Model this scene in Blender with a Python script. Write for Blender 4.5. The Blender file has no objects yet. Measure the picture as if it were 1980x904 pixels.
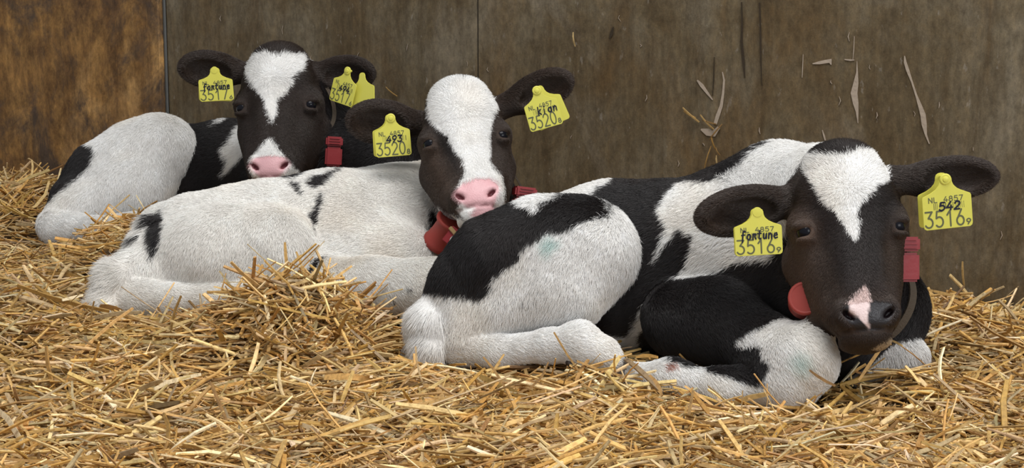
import bpy, math, random
import numpy as np
from mathutils import Vector, Matrix

rng = np.random.default_rng(7)
random.seed(7)
scene = bpy.context.scene
COL = scene.collection

# ---------------------------------------------------------------- camera
F = 3640.0
CX, CY = 990.0, 452.0
H = 0.66
PITCH = math.atan(634.0 / F)
cam_d = bpy.data.cameras.new('camera')
cam = bpy.data.objects.new('camera', cam_d)
COL.objects.link(cam)
cam.location = (0, 0, H)
cam.rotation_euler = (math.pi / 2 - PITCH, 0, 0)
cam_d.sensor_width = 36.0
cam_d.lens = F / 1980.0 * 36.0
cam_d.clip_start = 0.05
scene.camera = cam

CF = np.array([0, math.cos(PITCH), -math.sin(PITCH)])
CU = np.array([0, math.sin(PITCH), math.cos(PITCH)])
CR = np.array([1.0, 0, 0])
CB = -CF
CO = np.array([0, 0, H])

# ---------------------------------------------------------------- light
world = bpy.data.worlds.new('barn_daylight')
scene.world = world
world.use_nodes = True
bg = world.node_tree.nodes['Background']
bg.inputs[0].default_value = (0.90, 0.95, 1.0, 1)
bg.inputs[1].default_value = 0.50

def area(name, loc, target, size, size_y, energy, color):
    l = bpy.data.lights.new(name, 'AREA')
    l.shape = 'RECTANGLE'; l.size = size; l.size_y = size_y
    l.energy = energy; l.color = color
    o = bpy.data.objects.new(name, l); COL.objects.link(o)
    o.location = loc
    d = Vector(target) - Vector(loc)
    o.rotation_euler = d.to_track_quat('-Z', 'Y').to_euler()
    return o
area('skylight', (0.5, 1.9, 3.4), (0.1, 2.7, 0.0), 2.6, 1.4, 98, (1.0, 0.98, 0.95))
area('open_barn_side', (2.6, -0.6, 1.9), (0.2, 3.0, 0.2), 2.4, 1.8, 76, (0.97, 0.98, 1.0))

vs = scene.view_settings
vs.view_transform = 'Standard'
vs.look = 'None'
vs.gamma = 1.0
vs.use_curve_mapping = False
vs.exposure = 0.0

# ---------------------------------------------------------------- helpers
def ray(px, py):
    return CF + (px - CX) / F * CR + (CY - py) / F * CU

def P(px, py, d):
    """world point on the sight line of a photo position, at world distance y = d"""
    r = ray(px, py)
    return CO + r * (d / r[1])

def mpp(px, py, d):
    """metres covered by one photo pixel there"""
    return d / ray(px, py)[1] / F

def project(pts):
    v = pts - CO
    z = v @ CF
    return np.stack([CX + F * (v @ CR) / z, CY - F * (v @ CU) / z], -1)

def norm(v):
    v = np.asarray(v, float)
    return v / np.linalg.norm(v)

def tag(o, label=None, cat=None, group=None, kind=None):
    if label: o['label'] = label
    if cat: o['category'] = cat
    if group: o['group'] = group
    if kind: o['kind'] = kind
    return o

def empty(name, loc):
    o = bpy.data.objects.new(name, None)
    o.empty_display_size = 0.05
    COL.objects.link(o); o.location = loc
    return o

def mesh_obj(name, verts, faces, mat, parent=None, smooth=False):
    me = bpy.data.meshes.new(name)
    me.from_pydata([tuple(map(float, v)) for v in verts], [], [tuple(int(i) for i in f) for f in faces])
    me.materials.append(mat)
    if smooth:
        me.polygons.foreach_set('use_smooth', [True] * len(me.polygons))
    me.update()
    o = bpy.data.objects.new(name, me); COL.objects.link(o)
    if parent is not None:
        o.parent = parent
        o.matrix_parent_inverse = Matrix.Translation(-Vector(parent.location))
    return o

def fast_mesh(name, verts, quads, mat, parent=None, smooth=True, tris=None):
    me = bpy.data.meshes.new(name)
    nv, nq = len(verts), len(quads)
    me.vertices.add(nv)
    me.vertices.foreach_set('co', np.ascontiguousarray(verts, np.float32).ravel())
    me.loops.add(nq * 4)
    me.loops.foreach_set('vertex_index', np.ascontiguousarray(quads, np.int32).ravel())
    me.polygons.add(nq)
    me.polygons.foreach_set('loop_start', np.arange(0, nq * 4, 4, dtype=np.int32))
    me.update(calc_edges=True)
    me.polygons.foreach_set('use_smooth', np.full(nq, smooth, bool))
    me.materials.append(mat)
    me.validate()
    o = bpy.data.objects.new(name, me); COL.objects.link(o)
    if parent is not None:
        o.parent = parent
        o.matrix_parent_inverse = Matrix.Translation(-Vector(parent.location))
    return o

def color_attr(me, name, cols):
    a = me.attributes.new(name, 'FLOAT_COLOR', 'POINT')
    c = np.ones((len(cols), 4), np.float32); c[:, :3] = cols
    a.data.foreach_set('color', c.ravel())

# ---------------------------------------------------------------- materials
def new_mat(name):
    m = bpy.data.materials.new(name); m.use_nodes = True
    nt = m.node_tree
    b = nt.nodes['Principled BSDF']
    return m, nt, b

def plain(name, col, rough=0.5, spec=0.5, bump=None, bump_scale=200):
    m, nt, b = new_mat(name)
    b.inputs['Base Color'].default_value = (*col, 1)
    b.inputs['Roughness'].default_value = rough
    b.inputs['Specular IOR Level'].default_value = spec
    if bump:
        n = nt.nodes.new('ShaderNodeTexNoise'); n.inputs['Scale'].default_value = bump_scale
        bp = nt.nodes.new('ShaderNodeBump'); bp.inputs['Strength'].default_value = bump
        bp.inputs['Distance'].default_value = 0.002
        tc = nt.nodes.new('ShaderNodeTexCoord')
        nt.links.new(tc.outputs['Object'], n.inputs['Vector'])
        nt.links.new(n.outputs['Fac'], bp.inputs['Height'])
        nt.links.new(bp.outputs['Normal'], b.inputs['Normal'])
    return m

def attr_mat(name, rough, spec, attr='Col', bump=0, bscale=300):
    m, nt, b = new_mat(name)
    a = nt.nodes.new('ShaderNodeAttribute'); a.attribute_name = attr
    nt.links.new(a.outputs['Color'], b.inputs['Base Color'])
    b.inputs['Roughness'].default_value = rough
    b.inputs['Specular IOR Level'].default_value = spec
    if bump:
        n = nt.nodes.new('ShaderNodeTexNoise'); n.inputs['Scale'].default_value = bscale
        tc = nt.nodes.new('ShaderNodeTexCoord')
        nt.links.new(tc.outputs['Object'], n.inputs['Vector'])
        bp = nt.nodes.new('ShaderNodeBump'); bp.inputs['Strength'].default_value = bump
        bp.inputs['Distance'].default_value = 0.002
        nt.links.new(n.outputs['Fac'], bp.inputs['Height'])
        nt.links.new(bp.outputs['Normal'], b.inputs['Normal'])
    return m, nt, b

def ramp(nt, stops, fac=None):
    r = nt.nodes.new('ShaderNodeValToRGB')
    e = r.color_ramp.elements
    while len(e) < len(stops): e.new(0.5)
    for i, (p, c) in enumerate(stops):
        e[i].position = p; e[i].color = (*c, 1)
    if fac is not None: nt.links.new(fac, r.inputs['Fac'])
    return r

def noise(nt, vec, scale, detail=6, rough=0.6, dist=0.0):
    n = nt.nodes.new('ShaderNodeTexNoise')
    n.inputs['Scale'].default_value = scale; n.inputs['Detail'].default_value = detail
    n.inputs['Roughness'].default_value = rough; n.inputs['Distortion'].default_value = dist
    nt.links.new(vec, n.inputs['Vector'])
    return n

def mapping(nt, vec, scale=(1, 1, 1), loc=(0, 0, 0)):
    m = nt.nodes.new('ShaderNodeMapping')
    m.inputs['Scale'].default_value = scale; m.inputs['Location'].default_value = loc
    nt.links.new(vec, m.inputs['Vector'])
    return m

def mix(nt, fac, a, b, mode='MIX'):
    m = nt.nodes.new('ShaderNodeMix'); m.data_type = 'RGBA'; m.blend_type = mode
    for sock, v in ((m.inputs['Factor'], fac), (m.inputs['A'], a), (m.inputs['B'], b)):
        if isinstance(v, bpy.types.NodeSocket): nt.links.new(v, sock)
        elif isinstance(v, (int, float)): sock.default_value = v
        else: sock.default_value = (*v, 1)
    return m.outputs['Result']

def wall_material(name, brown):
    m, nt, b = new_mat(name)
    tc = nt.nodes.new('ShaderNodeTexCoord').outputs['Object']
    streak = noise(nt, mapping(nt, tc, (9, 9, 1.1)).outputs[0], 2.2, 9, 0.70, 0.5)
    blot = noise(nt, mapping(nt, tc, (1, 1, 0.8)).outputs[0], 3.6, 12, 0.72, 0.5)
    fine = noise(nt, mapping(nt, tc, (1, 1, 0.55)).outputs[0], 70, 9, 0.82)
    if brown:
        base = ramp(nt, [(0.30, (0.060, 0.034, 0.021)), (0.42, (0.175, 0.092, 0.036)), (0.52, (0.310, 0.165, 0.052)), (0.64, (0.450, 0.265, 0.105))], blot.outputs['Fac'])
        st = ramp(nt, [(0.36, (0.42, 0.36, 0.34)), (0.58, (1, 1, 1))], streak.outputs['Fac'])
        c = mix(nt, 0.75, base.outputs[0], st.outputs[0], 'MULTIPLY')
        blot2 = noise(nt, mapping(nt, tc, (1.3, 1.3, 1), (3.6, 1.7, 5.2)).outputs[0], 5.0, 12, 0.72, 0.5)
        md = noise(nt, mapping(nt, tc, (1, 1, .8), (6, 2, 1)).outputs[0], 16, 10, 0.78, 0.3)
        mr = ramp(nt, [(0.34, (.34, .29, .26)), (0.5, (1, 1, 1)), (0.66, (1.5, 1.45, 1.3))], md.outputs['Fac'])
        c = mix(nt, .8, c, mr.outputs[0], 'MULTIPLY')
        dk = ramp(nt, [(0.47, (0, 0, 0)), (0.60, (.95, .95, .95))], blot2.outputs['Fac'])
        c = mix(nt, dk.outputs[0], c, (0.080, 0.054, 0.038))
    else:
        base = ramp(nt, [(0.32, (0.084, 0.055, 0.025)), (0.46, (0.128, 0.094, 0.051)), (0.58, (0.158, 0.126, 0.080)), (0.72, (0.225, 0.188, 0.132))], blot.outputs['Fac'])
        st = ramp(nt, [(0.33, (0.62, 0.55, 0.47)), (0.52, (1, 1, 1)), (0.72, (1.22, 1.14, 1.04))], streak.outputs['Fac'])
        c = mix(nt, 0.85, base.outputs[0], st.outputs[0], 'MULTIPLY')
        # rusty vertical runs
        run = noise(nt, mapping(nt, tc, (14, 14, 0.35), (5, 2, 1)).outputs[0], 1.6, 5, 0.55)
        rr = ramp(nt, [(0.60, (0, 0, 0)), (0.70, (1, 1, 1))], run.outputs['Fac'])
        c = mix(nt, mix(nt, 1.0, rr.outputs[0], (0.55, 0.55, 0.55), 'MULTIPLY'), c, (0.115, 0.068, 0.028))
        # pale flecks of scuffed surface
        fl = noise(nt, mapping(nt, tc, (75, 75, 34), (1, 7, 3)).outputs[0], 1.0, 3, 0.6)
        fr = ramp(nt, [(0.66, (0, 0, 0)), (0.72, (1, 1, 1))], fl.outputs['Fac'])
        c = mix(nt, mix(nt, 1.0, fr.outputs[0], (0.5, 0.5, 0.5), 'MULTIPLY'), c, (0.27, 0.235, 0.19))
        bl2 = noise(nt, mapping(nt, tc, (1.6, 1.6, 1), (2, 9, 4)).outputs[0], 2.6, 7, 0.62, 0.8)
        b2 = ramp(nt, [(0.54, (0, 0, 0)), (0.64, (1, 1, 1))], bl2.outputs['Fac'])
        c = mix(nt, mix(nt, 1.0, b2.outputs[0], (0.5, 0.5, 0.5), 'MULTIPLY'), c, (0.230, 0.190, 0.135))
        rz = noise(nt, mapping(nt, tc, (2.2, 2.2, .9), (8, 3, 6)).outputs[0], 1.9, 8, 0.65, 0.6)
        r2 = ramp(nt, [(0.50, (0, 0, 0)), (0.66, (.6, .6, .6))], rz.outputs['Fac'])
        c = mix(nt, r2.outputs[0], c, (0.125, 0.072, 0.026))
    ff = ramp(nt, [(0.30, (0.38, 0.36, 0.34)), (0.5, (1, 1, 1)), (0.70, (1.70, 1.66, 1.58))], fine.outputs['Fac'])
    c = mix(nt, 0.75, c, ff.outputs[0], 'MULTIPLY')
    nt.links.new(c, b.inputs['Base Color'])
    b.inputs['Roughness'].default_value = 0.72
    b.inputs['Specular IOR Level'].default_value = 0.25
    bp = nt.nodes.new('ShaderNodeBump'); bp.inputs['Strength'].default_value = 0.5; bp.inputs['Distance'].default_value = 0.003
    nt.links.new(fine.outputs['Fac'], bp.inputs['Height'])
    nt.links.new(bp.outputs['Normal'], b.inputs['Normal'])
    return m

M_wall = wall_material('weathered grey board', False)
M_ply = wall_material('stained brown plywood', True)
M_scrape = plain('pale scrape', (0.42, 0.34, 0.265), 0.9, 0.1, 0.5, 120)
M_seam = plain('dark seam', (0.03, 0.024, 0.018), 0.9, 0.1)
M_batten = plain('grey edge strip', (0.10, 0.10, 0.095), 0.7, 0.3, 0.4, 80)
M_yellow = plain('yellow tag plastic', (0.72, 0.68, 0.11), 0.42, 0.45, 0.15, 60)
M_ink = plain('grey print', (0.13, 0.135, 0.07), 0.6, 0.3)
M_pen = plain('black marker ink', (0.012, 0.014, 0.03), 0.5, 0.3)
M_red = plain('red plastic', (0.25, 0.018, 0.022), 0.45, 0.4, 0.2, 90)
M_red2 = plain('orange red rubber', (0.29, 0.038, 0.028), 0.55, 0.35, 0.2, 90)
M_white_print = plain('white print', (0.75, 0.72, 0.68), 0.6, 0.3)
M_strap = plain('worn grey brown strap', (0.085, 0.066, 0.048), 0.8, 0.2, 0.6, 400)
M_brass = plain('dull brass buckle', (0.35, 0.22, 0.09), 0.45, 0.5)
M_eye, _nt, _b = new_mat('dark wet eye')
_b.inputs['Base Color'].default_value = (0.006, 0.006, 0.009, 1)
_b.inputs['Roughness'].default_value = 0.16
_b.inputs['Specular IOR Level'].default_value = 0.16
M_fur, _, _ = attr_mat('calf fur', 0.46, 0.42)
M_skin, _snt, _sb = attr_mat('calf skin', 0.6, 0.25, bump=0.35, bscale=420)
_a = _snt.nodes.new('ShaderNodeAttribute'); _a.attribute_name = 'wet'
_mr = _snt.nodes.new('ShaderNodeMapRange')
_mr.inputs['To Min'].default_value = 0.7; _mr.inputs['To Max'].default_value = 0.30
_snt.links.new(_a.outputs['Fac'], _mr.inputs['Value'])
_snt.links.new(_mr.outputs['Result'], _sb.inputs['Roughness'])
M_straw, _nt, _b = attr_mat('straw', 0.50, 0.30)
_lk = _b.inputs['Base Color'].links[0].from_socket
_tc = _nt.nodes.new('ShaderNodeTexCoord').outputs['Object']
_n1 = noise(_nt, _tc, 130, 5, 0.7)
_rm = ramp(_nt, [(0.30, (.50, .44, .38)), (0.5, (1, 1, 1)), (0.70, (1.28, 1.26, 1.22))], _n1.outputs['Fac'])
_nt.links.new(mix(_nt, 0.85, _lk, _rm.outputs[0], 'MULTIPLY'), _b.inputs['Base Color'])
M_hoof = plain('dark hoof horn', (0.05, 0.035, 0.026), 0.5, 0.4, 0.4, 150)

def floor_material():
    m, nt, b = new_mat('trodden straw litter')
    tc = nt.nodes.new('ShaderNodeTexCoord').outputs['Object']
    n = noise(nt, mapping(nt, tc, (1, 3, 1)).outputs[0], 45, 8, 0.7)
    r = ramp(nt, [(0.3, (0.03, 0.018, 0.008)), (0.55, (0.14, 0.085, 0.035)), (0.75, (0.34, 0.22, 0.09))], n.outputs['Fac'])
    nt.links.new(r.outputs[0], b.inputs['Base Color'])
    b.inputs['Roughness'].default_value = 0.9
    return m
M_floor = floor_material()

# ---------------------------------------------------------------- the barn wall and the floor
W0 = np.array([-1.25, 4.60]); W1 = np.array([0.846, 3.11])          # foot line of the wall, seen in the photo
WD = norm(W1 - W0); WN = np.array([WD[1], -WD[0]])                    # along, and out towards the calves
if WN[1] > 0: WN = -WN

def wall_pt(px, py, off=0.0):
    r = ray(px, py)
    o = W0 + WN * off
    t = ((o - CO[:2]) @ WN) / (r[:2] @ WN)
    return CO + r * t

def wall_s(px, py):
    return (wall_pt(px, py)[:2] - W0) @ WD

def wall_box(name, s0, s1, z0, z1, off0, off1, mat, parent=None):
    o = bpy.data.objects.new(name, bpy.data.meshes.new(name))
    vs_ = []
    for z in (z0, z1):
        for s, f in ((s0, off0), (s1, off0), (s1, off1), (s0, off1)):
            p = WD * s + WN * f
            vs_.append((p[0], p[1], z))
    fs = [(0, 1, 2, 3)[::-1], (4, 5, 6, 7), (0, 1, 5, 4), (1, 2, 6, 5), (2, 3, 7, 6), (3, 0, 4, 7)]
    me = o.data
    me.from_pydata(vs_, [], fs); me.materials.append(mat)
    import bmesh
    bm = bmesh.new(); bm.from_mesh(me)
    bmesh.ops.recalc_face_normals(bm, faces=bm.faces[:])
    bmesh.ops.bevel(bm, geom=bm.edges[:], offset=0.002, segments=1, affect='EDGES')
    bm.to_mesh(me); bm.free()
    COL.objects.link(o)
    if parent is not None:
        o.parent = parent
        o.matrix_parent_inverse = parent.matrix_basis.inverted()
    else:
        o.location = (W0[0], W0[1], 0)
    return o

s_edge = wall_s(321, 150)
back = tag(wall_box('wall_back', s_edge + 0.006, 3.6, -0.08, 1.5, -0.06, 0.0, M_wall), kind='structure')
left = tag(wall_box('wall_left', -1.6, s_edge, -0.08, 1.5, -0.05, 0.018, M_ply), kind='structure')
tag(wall_box('trim_1', s_edge + 0.0005, s_edge + 0.0085, -0.08, 1.5, 0.0005, 0.006, M_batten), kind='structure')
for s_px, w in ((924, 0.0016),):
    s = wall_s(s_px, 80)
    sm = wall_box('seam', s, s + w, -0.05, 1.49, -0.004, 0.0006, M_seam)
    sm.parent = back; sm.matrix_parent_inverse = back.matrix_basis.inverted()

def wall_flake(name, pts_px, mat, parent):
    front = [wall_pt(x, y, 0.0022) for x, y in pts_px]
    backp = [wall_pt(x, y, -0.001) for x, y in pts_px]
    n = len(front)
    fs = [tuple(range(n)), tuple(range(2 * n - 1, n - 1, -1))] + [(i, (i + 1) % n, n + (i + 1) % n, n + i) for i in range(n)]
    o = mesh_obj(name, front + backp, fs, mat)
    o.parent = parent; o.matrix_parent_inverse = parent.matrix_basis.inverted()
    return o

def scrape(path, parent=back, name='scrape', mat=None):
    """path of (px, py, half width px)"""
    up, dn = [], []
    for i, (x, y, w) in enumerate(path):
        a = path[max(i - 1, 0)]; b = path[min(i + 1, len(path) - 1)]
        t = norm((b[0] - a[0], b[1] - a[1])); nx, ny = -t[1], t[0]
        j = random.uniform(0.7, 1.3)
        up.append((x + nx * w * j, y + ny * w * j)); dn.append((x - nx * w, y - ny * w))
    wall_flake(name, up + dn[::-1], mat or M_scrape, parent)

scrape([(1749, 108, 1), (1750, 120, 3), (1755, 135, 3), (1763, 158, 2), (1772, 185, 2), (1779, 205, 4), (1784, 222, 6), (1787, 240, 5), (1790, 260, 2.5), (1797, 278, 1)])
scrape([(1657, 118, .6), (1657, 140, 2), (1655, 160, 5), (1652, 180, 6), (1654, 200, 6), (1657, 215, 3), (1659, 238, .6)])
scrape([(1571, 123, .8), (1585, 121, 3), (1597, 119, 3.5), (1606, 117, 4), (1607, 125, 1)])
scrape([(1397, 139, .8), (1400, 155, 2), (1398, 180, 2.5), (1394, 205, 3.5), (1388, 222, 4), (1383, 240, 3)])
scrape([(1355, 250, 1.5), (1368, 255, 7), (1380, 258, 6), (1390, 246, 3)])
scrape([(1590, 251, .8), (1593, 262, 2), (1597, 276, 1.2)])
scrape([(1633, 115, 1), (1644, 116, 1.5), (1652, 116, .8)])
scrape([(1348, 155, 1.5), (1357, 165, 3.5), (1368, 180, 2.5), (1378, 193, 1)])
scrape([(1652, 70, .5), (1651, 95, .8), (1649, 116, .5)])
scrape([(1553, 105, .5), (1552, 130, .9), (1551, 150, .5)])
M_stain = plain('dark run', (0.045, 0.032, 0.020), 0.8, 0.2, 0.5, 90)
for pth in ([(1434, 4, 1), (1435, 40, 1.6), (1434, 80, 2.2), (1437, 118, 3.2), (1440, 150, 1)], [(1469, 5, 1.2), (1470, 50, 1.8), (1471, 110, 1.5), (1473, 165, .6)], [(1186, 52, 1), (1183, 64, 3.2), (1179, 74, 1)], [(1381, 110, .5), (1380, 150, 1.4), (1378, 185, .6)]):
    scrape(pth, name='stain', mat=M_stain)
for _ in range(44):
    x, y = random.uniform(360, 1960), random.uniform(20, 520)
    L = random.uniform(5, 20)
    scrape([(x, y, .4), (x + random.uniform(-3, 3), y + L * .5, random.uniform(.5, 1.0)), (x + random.uniform(-4, 4), y + L, .4)])

# relief of the straw bed
_bumps = []
def bump_at(px, py, d, hgt, sx, sy):
    p = P(px, py, d); _bumps.append((p[0], p[1], hgt, sx, sy))
bump_at(585, 602, 2.90, 0.032, 0.085, 0.060)
bump_at(490, 615, 2.85, 0.008, 0.05, 0.03)
bump_at(625, 595, 2.90, 0.012, 0.05, 0.03)
bump_at(500, 610, 2.86, 0.022, 0.09, 0.05)
bump_at(430, 615, 2.84, 0.024, 0.12, 0.07)
bump_at(225, 430, 3.55, 0.070, 0.06, 0.12)
bump_at(30, 400, 4.15, 0.055, 0.20, 0.15)
bump_at(1900, 640, 2.80, 0.035, 0.16, 0.12)
bump_at(80, 560, 3.05, 0.030, 0.12, 0.15)
bump_at(1340, 775, 2.52, -0.022, 0.15, 0.05)
bump_at(1765, 725, 2.58, 0.024, 0.05, 0.035)
bump_at(1130, 710, 2.60, 0.014, 0.05, 0.04)

def hgt(x, y):
    z = 0.008 * np.sin(7.1 * x + 1.3) * np.cos(5.3 * y + .4) + 0.006 * np.sin(17 * x + 9 * y) + 0.005 * np.cos(23 * y - 11 * x)
    for bx, by, h_, sx, sy in _bumps:
        z = z + h_ * np.exp(-0.5 * (((x - bx) / sx) ** 2 + ((y - by) / sy) ** 2))
    return z - 0.028

def build_floor():
    nx, ny = 150, 150
    xs = np.linspace(-2.0, 2.0, nx); ys = np.linspace(1.5, 5.4, ny)
    X, Y = np.meshgrid(xs, ys, indexing='ij')
    Z = hgt(X, Y) - 0.022
    # stop at the wall
    s = (np.stack([X, Y], -1) - W0) @ WN
    v = np.stack([X, Y, Z], -1)
    neg = s < -0.02
    v[neg, :2] -= (s[neg] + 0.02)[:, None] * WN
    idx = np.arange(nx * ny).reshape(nx, ny)
    q = np.stack([idx[:-1, :-1], idx[1:, :-1], idx[1:, 1:], idx[:-1, 1:]], -1).reshape(-1, 4)
    keep = ~(neg.ravel()[q].all(1))
    return fast_mesh('floor', v.reshape(-1, 3), q[keep], M_floor)
floor = tag(build_floor(), kind='structure')

HAIR_SCALE = 1.0
STRAW = 1.0
VOX = 0.0034

# ---------------------------------------------------------------- smooth solid modelling (distance fields -> one closed skin)
def smin(a, b, k):
    h = np.clip(0.5 + 0.5 * (b - a) / k, 0, 1)
    return b + (a - b) * h - k * h * (1 - h)

def smax(a, b, k):
    return -smin(-a, -b, k)

class Cap:
    def __init__(s, a, b, ra, rb): s.a, s.b, s.ra, s.rb = np.asarray(a, float), np.asarray(b, float), ra, rb
    def __call__(s, p):
        ab = s.b - s.a; d2 = max(ab @ ab, 1e-12)
        t = np.clip(((p - s.a) @ ab) / d2, 0, 1)
        q = p - s.a - t[:, None] * ab
        return np.sqrt((q * q).sum(1)) - (s.ra + (s.rb - s.ra) * t)
    def box(s):
        return np.minimum(s.a - s.ra, s.b - s.rb), np.maximum(s.a + s.ra, s.b + s.rb)

class Ell:
    def __init__(s, c, r, R=None): s.c, s.r = np.asarray(c, float), np.asarray(r, float); s.R = np.eye(3) if R is None else np.asarray(R, float)   # R columns = axes
    def __call__(s, p):
        q = (p - s.c) @ s.R
        k0 = np.sqrt(((q / s.r) ** 2).sum(1)); k1 = np.sqrt(((q / s.r ** 2) ** 2).sum(1))
        return np.where(k1 > 1e-9, k0 * (k0 - 1) / np.maximum(k1, 1e-9), -s.r.min())
    def box(s):
        m = s.r.max(); return s.c - m, s.c + m

class Ring:
    def __init__(s, c, n, R, r): s.c, s.n, s.R_, s.r = np.asarray(c, float), norm(n), R, r
    def __call__(s, p):
        q = p - s.c; h = q @ s.n
        l = np.sqrt(np.maximum((q * q).sum(1) - h * h, 0)) - s.R_
        return np.sqrt(l * l + h * h) - s.r
    def box(s):
        m = s.R_ + s.r; return s.c - m, s.c + m

class Group:
    """prims: list of (shape, k, sign); frame optional (origin, 3x3 columns, scale)"""
    def __init__(s, name, prims, k, frame=None): s.name, s.prims, s.k, s.frame = name, prims, k, frame
    def to_local(s, p):
        if s.frame is None: return p
        O, A, sc = s.frame
        return ((p - O) @ A) / sc
    def __call__(s, p):
        q = s.to_local(p); d = None
        for sh, k, sg in s.prims:
            e = sh(q)
            if d is None: d = e
            elif sg > 0: d = smin(d, e, k)
            else: d = smax(d, -e, k)
        return d * (s.frame[2] if s.frame else 1.0)
    def box(s):
        lo = np.min([a.box()[0] for a, k, g in s.prims if g > 0], 0); hi = np.max([a.box()[1] for a, k, g in s.prims if g > 0], 0)
        if s.frame is not None:
            O, A, sc = s.frame
            c = np.array([[x, y, z] for x in (lo[0], hi[0]) for y in (lo[1], hi[1]) for z in (lo[2], hi[2])])
            w = O + sc * (c @ A.T)
            lo, hi = w.min(0), w.max(0)
        return lo, hi

class Solid:
    def __init__(s, groups): s.groups = groups
    def __call__(s, p):
        d = np.full(len(p), 9.0)
        for g in s.groups: d = smin(d, g(p), g.k)
        return d
    def region(s, p):
        return np.argmin(np.stack([g(p) for g in s.groups]), 0)
    def grid(s, h):
        lo = np.min([g.box()[0] for g in s.groups], 0) - 3 * h; hi = np.max([g.box()[1] for g in s.groups], 0) + 3 * h
        n = np.ceil((hi - lo) / h).astype(int) + 1
        D = np.full(n, 1.0, np.float32)
        ax = [lo[i] + h * np.arange(n[i]) for i in range(3)]
        for g in s.groups:
            a, b = g.box(); m = g.k + 4 * h
            i0 = np.clip(((a - m - lo) / h).astype(int), 0, n - 1); i1 = np.clip(np.ceil((b + m - lo) / h).astype(int) + 1, 1, n)
            sl = tuple(slice(i0[i], i1[i]) for i in range(3))
            X, Y, Z = np.meshgrid(*[ax[i][sl[i]] for i in range(3)], indexing='ij')
            pts = np.stack([X.ravel(), Y.ravel(), Z.ravel()], 1)
            D[sl] = smin(D[sl], g(pts).reshape(X.shape).astype(np.float32), g.k)
        s.D, s.lo, s.h = D, lo, h
        return D
    def sample(s, p):
        q = (p - s.lo) / s.h
        n = np.array(s.D.shape)
        ok = ((q >= 0) & (q < n - 1.001)).all(1)
        q = np.clip(q, 0, n - 1.001); i = q.astype(int); f = q - i
        out = 0
        for dx in (0, 1):
            for dy in (0, 1):
                for dz in (0, 1):
                    w = (f[:, 0] if dx else 1 - f[:, 0]) * (f[:, 1] if dy else 1 - f[:, 1]) * (f[:, 2] if dz else 1 - f[:, 2])
                    out = out + w * s.D[i[:, 0] + dx, i[:, 1] + dy, i[:, 2] + dz]
        return np.where(ok, out, 1.0)
    def normals(s, p, e=0.003):
        g = np.stack([s.sample(p + np.eye(3)[i] * e) - s.sample(p - np.eye(3)[i] * e) for i in range(3)], 1)
        return g / np.maximum(np.linalg.norm(g, axis=1, keepdims=True), 1e-9)

def surface_nets(D, lo, h):
    S = D < 0
    n = np.array(D.shape)
    cnt = np.zeros(n - 1, np.int8)
    for dx in (0, 1):
        for dy in (0, 1):
            for dz in (0, 1):
                cnt += S[dx:n[0] - 1 + dx, dy:n[1] - 1 + dy, dz:n[2] - 1 + dz]
    cells = np.argwhere((cnt > 0) & (cnt < 8))
    idx = np.full(n - 1, -1, np.int64); idx[tuple(cells.T)] = np.arange(len(cells))
    cor = [(x, y, z) for x in (0, 1) for y in (0, 1) for z in (0, 1)]
    vals = np.stack([D[cells[:, 0] + c[0], cells[:, 1] + c[1], cells[:, 2] + c[2]] for c in cor], 1)
    pos = np.zeros((len(cells), 3)); w = np.zeros(len(cells))
    for a in range(8):
        for b in range(a + 1, 8):
            if sum(abs(cor[a][i] - cor[b][i]) for i in range(3)) != 1: continue
            da, db = vals[:, a], vals[:, b]
            m = (da < 0) != (db < 0)
            t = np.where(m, da / np.where(m, da - db, 1), 0)
            pt = np.array(cor[a]) + t[:, None] * (np.array(cor[b]) - np.array(cor[a]))
            pos += pt * m[:, None]; w += m
    V = lo + h * (cells + pos / w[:, None])
    quads = []
    for axis in range(3):
        sl0 = [slice(None)] * 3; sl1 = [slice(None)] * 3
        sl0[axis] = slice(0, -1); sl1[axis] = slice(1, None)
        a, b = S[tuple(sl0)], S[tuple(sl1)]
        e = np.argwhere(a != b); fl = a[tuple(e.T)]
        u, v = [(1, 2), (2, 0), (0, 1)][axis]
        ok = (e[:, u] > 0) & (e[:, v] > 0) & (e[:, u] < n[u] - 1) & (e[:, v] < n[v] - 1)
        e, fl = e[ok], fl[ok]
        du = np.zeros(3, int); du[u] = 1; dv = np.zeros(3, int); dv[v] = 1
        q = np.stack([idx[tuple((e - du - dv).T)], idx[tuple((e - dv).T)], idx[tuple(e.T)], idx[tuple((e - du).T)]], 1)
        q[~fl] = q[~fl][:, ::-1]
        quads.append(q)
    return V, np.concatenate(quads)

# ---------------------------------------------------------------- coat pattern
WHITE = np.array((0.92, 0.905, 0.88)); BLACK = np.array((0.0145, 0.0115, 0.0115)); BROWN = np.array((0.052, 0.033, 0.023))
PINK = np.array((0.73, 0.42, 0.44)); TEAL = np.array((0.36, 0.62, 0.58)); DARKNOSE = np.array((0.030, 0.028, 0.030))

def poly_sd(q, poly):
    """signed distance in px, negative inside"""
    poly = np.asarray(poly, float); d2 = np.full(len(q), 1e18); ins = np.zeros(len(q), bool)
    for i in range(len(poly)):
        a, b = poly[i], poly[(i + 1) % len(poly)]
        e = b - a; w = q - a
        t = np.clip((w @ e) / max(e @ e, 1e-9), 0, 1)
        r = w - t[:, None] * e
        d2 = np.minimum(d2, (r * r).sum(1))
        c = ((a[1] <= q[:, 1]) & (b[1] > q[:, 1])) | ((b[1] <= q[:, 1]) & (a[1] > q[:, 1]))
        if b[1] != a[1]:
            x = a[0] + (q[:, 1] - a[1]) / (b[1] - a[1]) * e[0]
            ins ^= c & (q[:, 0] < x)
    return np.where(ins, -1, 1) * np.sqrt(d2)

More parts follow.
